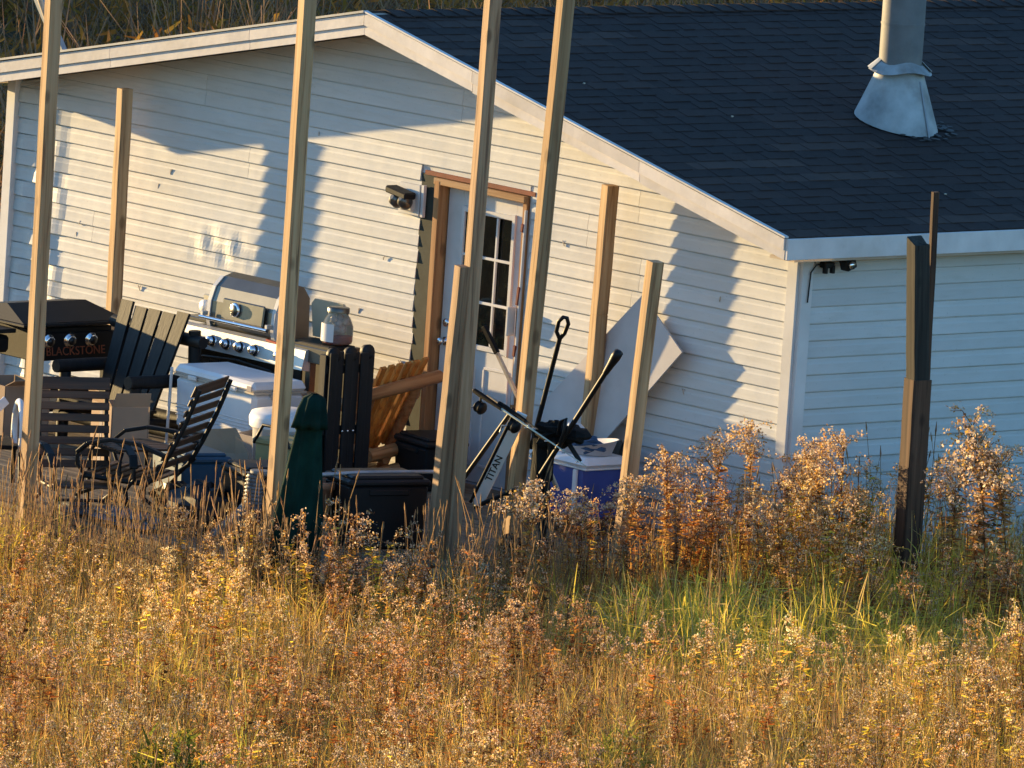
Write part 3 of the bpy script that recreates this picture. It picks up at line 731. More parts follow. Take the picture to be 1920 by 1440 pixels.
# ------------------------------------------------------------------ griddle
gd = thing('griddle', 'black flat top griddle with lid and three knobs at left', 'griddle', (-6.0, -1.33, 0), 0)
# local: front faces +x, runs along y
MB().box((-.26, 0, .62), (.50, .74, .22), bev=.006).build('body', 'blackmetal', gd)
MB().box((.0, 0, .60), (.03, .76, .20), Matrix.Rotation(R(8), 3, 'Y'), bev=.006).build('control_panel', 'blackplastic', gd)
lid = MB(); lid.add([(-.56, -.48, .78), (.06, -.48, .78), (.06, .44, .78), (-.56, .44, .78), (-.52, -.44, .85), (-.24, -.40, .885), (-.24, .30, .885), (-.52, .36, .85)],
   [(0, 3, 2, 1), (4, 5, 6, 7), (0, 1, 5, 4), (1, 2, 6, 5), (2, 3, 7, 6), (3, 0, 4, 7)]); lid.build('lid', 'blackmetal', gd)
MB().box((-.25, -.02, .765), (.66, .94, .022), bev=.005).build('lid_rim', 'blackplastic', gd)
rk = Matrix.Rotation(R(98), 3, 'Y')
for y in (-.22, -.03, .16):
    MB().lathe([(.052, 0), (.050, .008), (.044, .009), (.040, .03), (.034, .034), (.001, .034)], (.018, y, .645), 18, rk).build('knob', 'chrome', gd)
    MB().lathe([(.030, 0), (.028, .012), (.001, .013)], (.050, y, .641), 14, rk).build('knob_cap', 'knobblack', gd)
tr = Matrix(((0, 0, 1), (1, 0, 0), (0, 1, 0)))
text_part('lettering', 'BLACKSTONE', .085, 'print_orange', gd, (.020, .03, .565), Matrix.Rotation(R(-8), 3, 'Y') @ tr)
MB().box((-.28, -.62, .72), (.50, .30, .03), bev=.004).build('side_shelf', 'blackmetal', gd)
MB().box((-.30, -.60, .62), (.44, .24, .12), bev=.02).build('folded_cover', 'blackfabric', gd)
for x in (-.46, -.04):
    for y in (-.34, .34): MB().box((x, y, .25), (.035, .035, .52)).build('leg', 'blackmetal', gd)
for y in (-.34, .34): MB().box((-.25, y, .30), (.40, .025, .03)).build('brace', 'blackmetal', gd)
MB().box((-.04, 0, .28), (.03, .66, .03)).build('brace', 'blackmetal', gd)
MB().box((-.25, 0, .14), (.44, .68, .02)).build('lower_shelf', 'blackmetal', gd)

# ------------------------------------------------------------------ gas grill
gg = thing('gas_grill', 'stainless gas grill with hood and knob panel against the wall', 'grill', (-4.72, -.55, 0), 0)
MB().box((0, .02, .80), (1.30, .46, .05), bev=.005).build('deck_plate', 'steeldark', gg)
cp = MB(); cp.prism([(-.72, -.22, .84), (-.72, -.27, .825), (-.72, -.30, .69), (-.72, -.22, .68)], (1.40, 0, 0)); cp.build('control_panel', 'steel', gg)
for i, x in enumerate((-.31, -.15, .0, .16, .44)):
    kr = Matrix.Rotation(R(80), 3, 'X')
    MB().lathe([(.042, 0), (.042, .008), (.032, .01), (.029, .05), (.024, .055), (.001, .056)], (x, -.288, .755), 18, kr).build('knob', 'chrome', gg)
    MB().lathe([(.036, 0), (.036, .02), (.033, .021)], (x, -.296, .755), 16, kr).build('knob_skirt', 'knobblack', gg)
hd = MB(); prof = [(-.20, .84), (-.215, .90), (-.205, 1.02), (-.17, 1.12), (-.10, 1.19), (-.02, 1.215), (.04, 1.20), (.10, 1.12), (.11, .84)]
hd.prism([(-.45, y, z) for y, z in prof], (.70, 0, 0)); hd.build('hood', 'steeldark', gg)
MB().box((-.07, -.228, .985), (.46, .02, .15), Matrix.Rotation(R(-6), 3, 'X'), bev=.012).build('hood_panel', 'steeldark', gg)
for x in (-.465, .245):
    s_ = MB(); s_.prism([(x-.018, y-.01, z) for y, z in prof[:5]]+[(x-.018, y+.04, z-.03) for y, z in prof[:5][::-1]], (.036, 0, 0)); s_.build('hood_edge', 'trim', gg)
    MB().box((x, -.255, .93), (.03, .05, .03), bev=.004).build('handle_mount', 'steel', gg)
MB().tube([(-.48, -.28, .905), (.26, -.28, .905)], .014, 10).build('hood_handle', 'chrome', gg)
MB().lathe([(.05, 0), (.05, .012), (.044, .016), (.001, .017)], (-.14, -.243, .995), 20, Matrix.Rotation(R(86), 3, 'X')).build('thermometer', 'chrome', gg)
MB().lathe([(.036, 0), (.034, .002), (.001, .003)], (-.14, -.262, .995), 18, Matrix.Rotation(R(86), 3, 'X')).build('thermometer_dial', 'steeldark', gg)
MB().box((-.10, -.255, .805), (.075, .012, .03), bev=.004).build('badge', 'chrome', gg)
MB().box((.30, -.255, .835), (.13, .02, .012), Matrix.Rotation(R(4), 3, 'Y')).build('tag_strip', 'redtag', gg)
MB().box((-.56, .0, .865), (.34, .42, .03), bev=.006).build('left_shelf', 'steeldark', gg)
MB().box((-.60, -.10, .96), (.13, .02, .15), bev=.02).build('burner_lid', 'beige', gg)
MB().lathe([(.045, 0), (.043, .03), (.001, .032)], (-.60, -.13, .955), 16, Matrix.Rotation(R(84), 3, 'X')).build('burner_knob', 'enamel', gg)
MB().box((.67, -.12, .865), (.44, .24, .03), bev=.006).build('right_shelf', 'blackmetal', gg)
sb = MB(); sb.prism([(.40, .02, .88), (.78, .02, .88), (.78, -.01, 1.11), (.74, -.015, 1.15), (.44, -.015, 1.15), (.40, -.01, 1.11)], (0, .02, 0)); sb.build('side_burner_lid', 'beige', gg)
MB().tube([(.52, .05, .90), (.56, .05, 1.0), (.62, .05, .92), (.68, .05, .90)], .012, 8).build('burner_grate', 'blackmetal', gg)
MB().box((.67, -.235, .80), (.42, .02, .11), bev=.006).build('side_panel', 'steeldark', gg)
for x in (-.62, .66):
    for y in (-.2, .2): MB().box((x, y, .40), (.05, .05, .80)).build('cart_leg', 'steeldark', gg)
MB().box((.0, .18, .40), (1.2, .02, .72)).build('cart_back', 'blackmetal', gg)
MB().box((0, -.21, .40), (1.16, .02, .56), bev=.004).build('cart_door', 'blackmetal', gg)
bk = MB(); bk.tube([(-.48, -.30, .60), (-.38, -.31, .64), (0, -.32, .665), (.35, -.31, .64), (.5, -.30, .58)], .010, 6)
for i in range(9): bk.tube([(-.4+i*.1, -.315, .60+.05*math.sin((i+1)/10*3.14)), (-.4+i*.1, -.31, .50)], .005, 5)
bk.build('wire_basket', 'blackmetal', gg)
for x in (-.5, .5):
    m = MB(); m.lathe([(.001, -.02), (.075, -.02), (.08, 0), (.075, .02), (.001, .02)], (x, -.2, .08), 16, Matrix.Rotation(R(90), 3, 'Y')); m.build('caster', 'blackplastic', gg)
jr = thing('glass_jar', 'large glass jar with a dark lid on the right shelf of the grill', 'jar', (-3.93, -.64, .881), 20)
MB().lathe([(.07, 0), (.105, .012), (.11, .03), (.11, .13), (.085, .19), (.072, .205), (.072, .235), (.001, .236)], (0, 0, 0), 22).build('glass', 'jar', jr)
MB().lathe([(.078, .225), (.078, .255), (.072, .26), (.001, .261)], (0, 0, 0), 22).build('jar_lid', 'steeldark', jr)
MB().lathe([(.001, .01), (.098, .014), (.10, .06), (.001, .064)], (0, 0, 0), 16).build('dark_contents', 'red', jr)
m = MB()
for i in range(9):
    a = random.uniform(0, 6.28); rr = random.uniform(.01, .06)
    m.lathe([(.001, -.03), (.028, -.015), (.03, .01), (.001, .035)], (rr*math.cos(a), rr*math.sin(a), .085+.012*i), 8)
m.build('contents', 'card2', jr)
lp = MB(); vs = []
for k in range(8):
    a = R(-150+k*11); vs += [(.1125*math.cos(a), .1125*math.sin(a), .025), (.1125*math.cos(a), .1125*math.sin(a), .15)]
lp.add(vs, [(2*k, 2*k+2, 2*k+3, 2*k+1) for k in range(7)], True); lp.build('paper_label', 'enamel', jr)

# ------------------------------------------------------------------ coolers, boxes, tubs
def rbox(m, x, y, z, b=.03, base=0):
    return m.box((0, 0, base+z/2), (x, y, z), bev=b)
wc = thing('white_cooler', 'big white chest cooler stacked on boxes behind the right slatted chair', 'cooler', (-4.27, -1.20, .21), -4)
mb = MB(); mb.box((0, 0, .185), (.92, .42, .37), taper=1.035, bev=.03); mb.build('body', 'whiteplastic', wc)
for k, z in enumerate((.10, .125, .15, .175)):
    MB().box((0, -.2115-.0006*k, z), (.90, .006, .008), bev=.002).build('groove_band', 'trim', wc)
mb = MB(); mb.box((0, 0, .415), (.96, .46, .07), taper=.97, bev=.022); mb.build('lid', 'whiteplastic', wc)
MB().box((0, 0, .375), (.955, .447, .014)).build('lid_seal', 'soffit', wc)
for x in (-.24, .24): MB().box((x, -.236, .38), (.09, .018, .03), bev=.004).build('latch', 'trim', wc)
MB().box((.478, 0, .36), (.03, .16, .05), bev=.006).build('side_handle', 'card2', wc)
MB().box((.44, -.235, .405), (.06, .01, .04), bev=.004).build('hinge_plate', 'card2', wc)
MB().tube([(-.50, -.24, -.16), (-.485, -.24, .42)], .011, 8).build('side_pole', 'enamel', wc)
def carton(name, label, loc, rz, d, m='card', flaps=(), tilt=None):
    t = thing(name, label, 'box', loc, rz)
    if tilt: t.rotation_euler = (R(tilt[0]), R(tilt[1]), R(rz))
    x, y, z = d; b = MB(); th = .006
    b.box((0, -y/2, z/2), (x, th, z)); b.box((0, y/2, z/2), (x, th, z)); b.box((-x/2+.003, 0, z/2), (th, y-.013, z-.002)); b.box((x/2-.003, 0, z/2), (th, y-.013, z-.002)); b.box((0, 0, .004), (x-.014, y-.014, th)); b.build('walls', m, t)
    for f in flaps:
        s, ln, an = f; c, sn = math.cos(R(an)), math.sin(R(an)); fm = MB()
        if s in 'fb':
            q = -1 if s == 'f' else 1
            fm.prism([(-x/2, q*y/2, z), (x/2, q*y/2, z), (x/2-.01, q*(y/2+ln*c), z+ln*sn), (-x/2+.01, q*(y/2+ln*c), z+ln*sn)], (0, 0, .006))
        else:
            q = -1 if s == 'l' else 1
            fm.prism([(q*x/2, -y/2, z), (q*x/2, y/2, z), (q*(x/2+ln*c), y/2-.01, z+ln*sn), (q*(x/2+ln*c), -y/2+.01, z+ln*sn)], (0, 0, .006))
        fm.build('flap', m, t)
    MB().box((0, -y/2-.004, z*.5), (.05, .002, z*.99)).build('tape', 'card2', t)
    return t
carton('cardboard_box', 'plain cardboard box directly under the white cooler', (-4.15, -1.22, 0), 3, (.86, .42, .205), 'card2')
carton('cardboard_box', 'tall brown paper carton standing behind the dark left chair', (-4.42, -2.12, 0), -15, (.34, .28, .46), 'card', (('f', .1, 60), ('r', .1, 70)))
carton('cardboard_box', 'low cardboard box at the left below the griddle', (-5.75, -2.05, 0), -8, (.50, .36, .42), 'card', (('r', .12, 25),))
carton('cardboard_box', 'open cardboard carton with a dark hole tipped in front of the white cooler', (-3.42, -1.52, .13), -4, (.52, .30, .24), 'card2', (), (8, 0))
t = thing('cardboard_flap', 'large bent sheet of cardboard hanging behind the right slatted chair', 'cardboard', (-3.3, -2.0, 0), 0)
m = MB(); ring = [(-.30, .02, .40), (-.08, .05, .44), (.10, .02, .30), (.22, -.03, .14), (.10, -.06, .02), (-.10, -.04, .12), (-.42, -.02, .24)]
m.add(ring+[(-.08, .06, .26)], [(k, (k+1) % 7, 7) for k in range(7)]); o = m.build('sheet', 'card', t); md = o.modifiers.new('s', 'SOLIDIFY'); md.thickness = .006
t = thing('white_tub', 'round white plastic tub with lid behind the post by the green umbrella', 'tub', (-3.32, -1.55, .0))
MB().lathe([(.20, 0), (.22, .02), (.235, .42), (.25, .43), (.25, .46)], (0, 0, 0), 26).build('body', 'whiteplastic', t)
MB().lathe([(.26, .44), (.265, .50), (.25, .535), (.16, .555), (.001, .558)], (0, 0, 0), 26).build('lid', 'whiteplastic', t)
t = thing('mustard_crate', 'mustard coloured plastic crate below the white tub', 'crate', (-2.95, -1.85, 0), 10)
b = MB(); b.box((0, 0, .20), (.32, .30, .40), bev=.012); b.build('body', 'yellowbox', t); MB().box((0, 0, .405), (.35, .33, .04), bev=.01).build('rim', 'yellowbox', t)
MB().tube([(-.16, -.16, .39), (-.08, -.17, .52), (.08, -.17, .52), (.16, -.16, .39)], .012, 8).build('handle', 'blackplastic', t)
def tote(label, loc, rz, d, m='blackplastic', lid=True, name='storage_tote'):
    t = thing(name, label, 'tote', loc, rz); x, y, z = d
    b = MB(); b.box((0, 0, z/2), (x*.93, y*.93, z), taper=1.06, bev=.015); b.build('body', m, t)
    for s in (-1, 1): MB().box((0, s*(y*.49), z*.9), (x*.5, .02, .04), bev=.006).build('handle', m, t)
    if lid:
        b = MB(); b.box((0, 0, z+.02), (x*1.03, y*1.03, .045), bev=.015); b.box((0, 0, z+.05), (x*.9, y*.86, .03), bev=.012); b.build('lid', m, t)
    return t
tote('black plastic tote with a lid against the wall right of the orange chair', (-3.12, -.42, 0), -10, (.44, .34, .30))
tote('large black tote nearest the field, right half of the long grey pipe on it', (-1.30, -2.45, 0), 75, (.58, .40, .42))
tote('black tote at the foot of the upright black slats', (-1.82, -2.95, 0), 75, (.50, .40, .42))
tote('dark teal tote tucked under the right slatted chair', (-3.35, -2.35, 0), -15, (.52, .36, .26), 'tealblue')
t = thing('flower_pot', 'terracotta pot wedged between the two black totes', 'pot', (-1.52, -2.76, 0))
MB().lathe([(.07, 0), (.105, .20), (.12, .20), (.125, .25), (.105, .25), (.09, .05), (.001, .05)], (0, 0, .16), 20).build('pot', 'terracotta', t)
MB().lathe([(.10, 0), (.12, .03), (.11, .16), (.001, .16)], (0, 0, 0), 18).build('pot_base', 'terracotta', t)
tag(MB().tube([(-1.38, -3.22, .475), (-1.30, -2.6, .487), (-1.16, -1.92, .482)], .013, 10).build('grey_pipe', 'greymetal'), 'long thin grey pipe lying across the black totes', 'pipe')
# propane like dark round thing and wheel under the chairs
t = thing('cart_wheel', 'small dark spoked wheel leaning behind the right slatted chair', 'wheel', (-2.60, -2.42, .16), 20)
rt = Matrix.Rotation(R(90), 3, 'X')
MB().lathe([(.12, -.02), (.155, -.025), (.16, 0), (.155, .025), (.12, .02), (.12, -.02)], (0, 0, 0), 24, rt).build('tyre', 'blackplastic', t)
MB().lathe([(.001, -.02), (.03, -.02), (.03, .02), (.001, .02)], (0, 0, 0), 12, rt).build('hub', 'greymetal', t)
m = MB()
for k in range(6): m.tube([(0, 0, 0), (.12*math.cos(k*1.047), 0, .12*math.sin(k*1.047))], .006, 5)
m.build('spokes', 'blackmetal', t)
t = thing('black_kettle', 'round dark kettle shaped grill bowl low in front of the boxes', 'bowl', (-2.05, -2.75, .0))
MB().lathe([(.10, .0), (.22, .12), (.26, .26), (.27, .28), (.25, .28), (.2, .14), (.001, .06)], (0, 0, .05), 24).build('bowl', 'blackmetal', t)
MB().lathe([(.12, 0), (.10, .06), (.001, .06)], (0, 0, 0), 14).build('foot', 'blackmetal', t)
# crumpled things at the deck edge
def crumple(m, c, d, n=10, amp=.35, seed=0):
    rg = random.Random(seed); vs = []; c = Vector(c)
    for i in range(n+1):
        for k in range(n):
            th = math.pi*i/n; ph = 2*math.pi*k/n; rr = 1+amp*(rg.random()-.5)*(0 if i in (0, n) else 1)
            vs.append(c+Vector((d[0]*rr*math.sin(th)*math.cos(ph), d[1]*rr*math.sin(th)*math.sin(ph), d[2]*rr*math.cos(th))))
    fs = [(i*n+k, i*n+(k+1) % n, (i+1)*n+(k+1) % n, (i+1)*n+k) for i in range(n) for k in range(n)]
    m.add(vs, fs); return m
for k, (x, y, z, d, lb) in enumerate(((-2.45, -3.62, .05, (.30, .14, .06), 'crumpled clear plastic sheet along the deck edge below the dark table'), (-2.95, -3.66, .05, (.12, .10, .06), 'small pale plastic bag near the foot of the left chair'),
        (-.35, -4.35, -.42, (.16, .12, .16), 'greyish plastic bag in the weeds below the green umbrella'))):
    tag(crumple(MB(), (x, y, z), d, 12, .5, k).build('plastic_bag', 'plasticbag'), lb, 'bag')
for k, (x, y, z, d, lb) in enumerate(((-2.05, -3.30, .16, (.26, .20, .17), 'black rubbish bag slumped beside the silver hose'), (-2.75, -2.95, .10, (.20, .16, .11), 'small black rubbish bag under the right slatted chair'), (-1.05, -3.45, .10, (.24, .16, .12), 'black rubbish bag at the deck edge right of the tall middle post'))):
    tag(crumple(MB(), (x, y, z), d, 12, .35, 30+k).build('rubbish_bag', 'blackplastic'), lb, 'bag')
t = thing('foil_duct', 'silver corrugated hose bending down to the deck left of the umbrella', 'hose', (-1.42, -3.35, 0))
pts = []; rs = []
for i in range(60):
    u = i/59; pts.append(Vector((-.02-.32*max(0, u-.45)**1.2*2, -.02-.03*u, .50-.48*u+.0*u))); rs.append(.055+(.012 if i % 3 == 0 else 0)+.01*u)
MB().tube(pts, rs, 12).build('hose', 'plasticbag', t)
MB().lathe([(.06, 0), (.066, .0), (.066, .03), (.06, .03)], (0, 0, .49), 14).build('clamp', 'galv', t)

# ------------------------------------------------------------------ green umbrella / black slats
um = thing('closed_umbrella', 'dark green closed patio umbrella leaning in front of the deck', 'umbrella', (-.36, -4.02, -.5))
ax = Vector((.11, .02, 1.0)); prof = [(.27, .0), (.26, .15), (.215, .55), (.17, .95), (.125, 1.28), (.10, 1.50), (.12, 1.525), (.135, 1.515), (.125, 1.56), (.11, 1.64), (.085, 1.71), (.03, 1.735)]
def folds(name, a, b, parent):
    m = MB(); seg = 40; vs = []
    for i in range(a, b):
        rr, z = prof[i]
        for k in range(seg):
            th = 2*math.pi*k/seg; f = 1+(.15*math.cos(th*8+z*1.4+.5*math.sin(z*5))+.08*math.cos(th*3+1+z*3.5)+.04*math.sin(z*19+th*5))*min(1, rr*6)
            vs.append(Vector((rr*f*math.cos(th)*.82, rr*f*math.sin(th)*.82, z))+Vector((ax.x*z, ax.y*z, 0))-Vector((0, 0, .0)))
    n_ = b-a
    m.add(vs, [(i*seg+k, i*seg+(k+1) % seg, (i+1)*seg+(k+1) % seg, (i+1)*seg+k) for i in range(n_-1) for k in range(seg)], True)
    return m.build(name, 'green', parent)
folds('canopy', 0, 7, um); folds('top_vent', 6, 12, um)
MB().tube([(0, 0, -.05), (.183, .034, 1.69)], .018, 8).build('pole', 'blackmetal', um)
bs = thing('folded_slat_chair', 'black slatted folding chair standing upright on end beside the grill', 'folded chair', (-3.05, -1.24, .0), 90)
for i in range(6):
    o = MB().box((0, 0, 0), (.0665, .022, .96), bev=.005).build('slat', 'blackwood', bs); o.location = (-.17+i*.068, .02*((i % 2)-.5), .50+random.uniform(-.01, .01))
for i, x in enumerate((-.15, .0, .15)):
    MB().lathe([(.035, 0), (.05, .01), (.05, .05), (.035, .06), (.001, .062)], (x, .05, .955+.012*(i == 2)), 14, Matrix.Rotation(R(80), 3, 'X')).build('rounded_end', 'blackwood', bs)
    MB().lathe([(.008, 0), (.008, .006), (.001, .007)], (x*.32-.02, -.022, .44), 8, rt).build('bolt', 'chrome', bs)
for z in (.18, .44, .86): MB().box((0, .035, z), (.40, .03, .06), bev=.005).build('cross_bar', 'blackwood', bs)
MB().box((-.19, .06, .49), (.04, .07, .94), bev=.005).build('side_rail', 'blackwood', bs); MB().box((.19, .06, .49), (.04, .07, .94), bev=.005).build('side_rail', 'blackwood', bs)

# ------------------------------------------------------------------ leaning board, sticks, rods, stroller
lb = MB(); pts = [(-.99, 1.23), (-1.44, 1.54), (-2.62, .36), (-2.18, -.02), (-1.68, .49)]
pts = [(-.99, 1.23), (-1.45, 1.55), (-2.55, .45), (-2.08, .06)]
lb.prism([(x, -.07-.12*(1.5-z)/1.5, z) for x, z in pts], (0, -.014, .0)); lb = lb.build('white_board', 'drywall')
tag(origin_to(lb, (-1.8, -.1, .8)), 'large white rectangular sheet leaning askew on the wall behind posts', 'board')
bb = MB()
for i in range(5): bb.box((-1.72+.075*i, -.26+.01*i, .33), (.068, .02, .42+.03*i), Matrix.Rotation(R(20), 3, 'Y'))
tag(bb.build('grey_fence_panel', 'greypost'), 'grey weathered wood panel leaning behind the blue cooler', 'panel')
hs1 = thing('hockey_stick', 'pale hockey stick with a black taped end leaning by the door', 'hockey stick', (-.66, -1.93, 0))
def stick(m, pts, w, t, upv): 
    for i in range(len(pts)-1): m.board(pts[i], pts[i+1], w, t, upv, bev=.004)
    return m
stick(MB(), [(-.13, .0, 1.33), (.12, .06, .97), (.42, .12, .50)], .030, .022, (0, 1, 0)).build('shaft', 'palewood', hs1)
stick(MB(), [(-.25, -.02, 1.485), (-.125, 0, 1.325)], .036, .030, (0, 1, 0)).build('taped_grip', 'blackfabric', hs1)
hs2 = thing('hockey_stick', 'white lettered stick blade standing lowest left of the tall right door post', 'hockey stick', (-.56, -2.02, 0))
A_, B_ = Vector((-.19, .02, .42)), Vector((.16, 0, .99)); dv = (B_-A_).normalized()
nrm = Vector((.749, -.663, 0)).normalized(); wv = nrm.cross(dv).normalized()
MB().board(A_-dv*.12, B_, .075, .02, nrm, bev=.004).build('blade', 'enamel', hs2)
MB().board(A_-dv*.12-wv*-.046, B_-wv*-.046-dv*.05, .022, .026, nrm, bev=.004).build('edge_tape', 'blackplastic', hs2)
bn = (nrm-dv*nrm.dot(dv)).normalized()
text_part('lettering', 'TITAN', .064, 'print_black', hs2, A_+(B_-A_)*.30+bn*.0125-bn.cross(dv)*-.004, Matrix((dv, bn.cross(dv), bn)).transposed(), .002, 1.15)
st = thing('folded_stroller', 'black folded stroller with two long looped handles beside the blue cooler', 'stroller', (-.15, -2.0, 0))
def handle(a, b, loop):
    a, b = Vector(a), Vector(b); d = (b-a).normalized(); side = nrm.cross(d).normalized()
    h = MB().tube([a, a.lerp(b, .5), b], .017, 8).build('handle', 'blackmetal', st)
    g = MB()
    if loop:
        g.tube([b+d*.0, b+d*.05+side*.032, b+d*.13+side*.034, b+d*.17+side*.012, b+d*.17-side*.012, b+d*.13-side*.03, b+d*.05-side*.022, b+d*.0], .014, 8)
    else: g.tube([b-d*.02, b+d*.06, b+d*.13, b+d*.17, b+d*.18], [.020, .026, .034, .032, .012], 10)
    g.build('grip', 'blackplastic', h)
handle((-.33, .15, .74), (.045, .0, 1.52), True)
handle((-.05, .0, .62), (.52, .0, 1.38), False)
frm = [((-.80, .0, .48), (-.36, 0, 1.0)), ((.02, .05, .95), (.22, .09, .74)), ((-.15, 0, .9), (.02, 0, .1)), ((.02, 0, .85), (-.05, .06, .05)), ((-.70, .02, .30), (-.30, .02, .48))]
for a, b in frm: MB().tube([a, b], .016, 8).build('frame_tube', 'blackmetal', st)
crumple(MB(), (-.03, .06, .88), (.13, .12, .09), 10, .5, 5).build('fabric_seat', 'blackfabric', st)
crumple(MB(), (-.10, .05, .66), (.07, .08, .26), 10, .5, 6).build('fabric_seat', 'blackfabric', st)
crumple(MB(), (.12, .10, .90), (.12, .1, .06), 10, .4, 8).build('hood', 'blackfabric', st)
for x, z in ((.02, .12), (-.30, .10)):
    MB().lathe([(.001, -.015), (.05, -.018), (.085, -.018), (.09, 0), (.085, .018), (.05, .018), (.001, .015)], (x, .0, z), 18, Matrix.Rotation(R(90), 3, 'X') @ Matrix.Rotation(R(30), 3, 'Y')).build('wheel', 'blackplastic', st)
MB().tube([(.09, .0, .90), (.13, -.02, .99), (.18, -.02, 1.02), (.17, -.02, .92), (.11, 0, .84)], .013, 8).build('strap_loop', 'blackplastic', st)
def rod(label, base, tip, reelp, blank_m='greenrod'):
    t = thing('fishing_rod', label, 'fishing rod', base, 0); base, tip = Vector(base), Vector(tip); L = tip-base; d = L.normalized()
    MB().tube([(0, 0, 0), d*.16], [.012, .011], 8).build('butt', 'palewood', t)
    MB().tube([d*.13, d*.20, d*.42], [.017, .019, .013], 8).build('grip', 'blackfabric', t)
    MB().tube([d*.40, L], [.008, .003], 8).build('blank', blank_m, t)
    for u in (.52, .68, .82, .93): MB().lathe([(.012, -.003), (.014, 0), (.012, .003), (.008, 0)], L*u+Vector((0, 0, -.012)), 10).build('line_guide', 'chrome', t)
    c = d*reelp; dn = Vector((0, 0, -1))
    MB().tube([c, c+dn*.05], .008, 6).build('reel_foot', 'blackplastic', t)
    rl = MB().lathe([(.001, -.035), (.03, -.034), (.042, -.02), (.034, -.015), (.034, .012), (.044, .018), (.03, .034), (.001, .036)], c+dn*.082, 16, d.to_track_quat('Z', 'Y').to_matrix()).build('reel', 'blackplastic', t)
    MB().tube([c+dn*.08, c+dn*.085+Vector((-.06, -.05, 0)), c+dn*.13+Vector((-.07, -.055, 0))], .006, 6).build('crank', 'greymetal', rl)
    return t
rod('fishing rod with reel propped over the post, its pale tip on the blue cooler', (-.86, -2.15, 1.13), (.40, -2.15, .77), .20)
rod('second dark fishing rod with reel crossing in front of the right door post', (-.66, -2.10, 1.07), (-.12, -2.12, .93), .30, 'blackmetal')
tag(MB().box((-1.38, -.60, .045), (.62, .42, .088), bev=.01).build('crate_lid', 'greypost'), 'flat grey wooden pallet piece under the blue cooler', 'pallet')
bc = thing('blue_cooler', 'blue picnic cooler with a white lid by the wall', 'cooler', (-1.38, -.62, .09), -2)
b = MB(); b.box((0, 0, .19), (.56, .34, .36), taper=1.06, bev=.02); b.build('body', 'blue', bc)
b = MB(); b.box((0, 0, .40), (.64, .40, .07), taper=.95, bev=.025); b.build('lid', 'whiteplastic', bc)
MB().box((0, 0, .36), (.625, .385, .012), bev=.003).build('lid_rim', 'trim', bc)
for x in (-.20, .20): MB().box((x, -.185, .20), (.045, .02, .30), bev=.006).build('handle_bar', 'whiteplastic', bc)
ty = thing('white_tray', 'white oval tub holding rags on top of the blue cooler', 'tray', (-1.34, -.60, .526), -6)
b = MB(); seg = 28; vs = []
for rx, ry_, z in ((.0, .0, .004), (.22, .15, .004), (.27, .18, .06), (.285, .19, .062), (.265, .175, .055), (.215, .145, .014), (.0, .0, .014)):
    for k in range(seg):
        a = 2*math.pi*k/seg; lift = .05*max(0, math.cos(a-.5)) if rx > .23 else 0
        vs.append((rx*math.cos(a), ry_*math.sin(a), z+lift))
b.add(vs, [(i*seg+k, i*seg+(k+1) % seg, (i+1)*seg+(k+1) % seg, (i+1)*seg+k) for i in range(6) for k in range(seg)], True); b.build('tub', 'whiteplastic', ty)
tag(crumple(MB(), (-1.41, -.66, .62), (.11, .08, .085), 12, .45, 21).build('white_rag', 'clothw'), 'white crumpled rag in the white tub', 'rag')
tag(crumple(MB(), (-1.24, -.67, .59), (.13, .09, .06), 12, .55, 23).build('blue_rag', 'clothb'), 'blue crumpled cloth in the white tub', 'rag')

# ------------------------------------------------------------------ vegetation
def blade(p0, p1, w, nrm_, taper=.3):
    p0, p1 = np.asarray(p0, float), np.asarray(p1, float); d = p1-p0; s = np.cross(d, nrm_); L = np.linalg.norm(s)
    s = s/L*w/2 if L > 1e-9 else np.array([w/2, 0, 0])
    return np.stack([p0-s, p0+s, p1+s*taper, p1-s*taper])
def rdir(): 
    v = RNG.normal(size=3); return v/np.linalg.norm(v)
def jc(c, a=.2): return np.clip(np.asarray(c)*(1+RNG.uniform(-a, a))*(1+RNG.uniform(-.06, .06, 3)), 0, 1)
BROWN, GOLD, RUST, STEM = (.40, .205, .075), (.69, .40, .095), (.48, .185, .05), (.15, .075, .035)
FLUFF, STRAW, GREEN, YGREEN, DARK = (.69, .53, .37), (.76, .52, .20), (.46, .38, .05), (.76, .58, .09), (.13, .075, .035)
class Q:
    def __init__(s): s.q = []; s.c = []
    def add(s, q, c): s.q.append(q); s.c.append(c)
    def arr(s): return np.array(s.q), np.array(s.c)
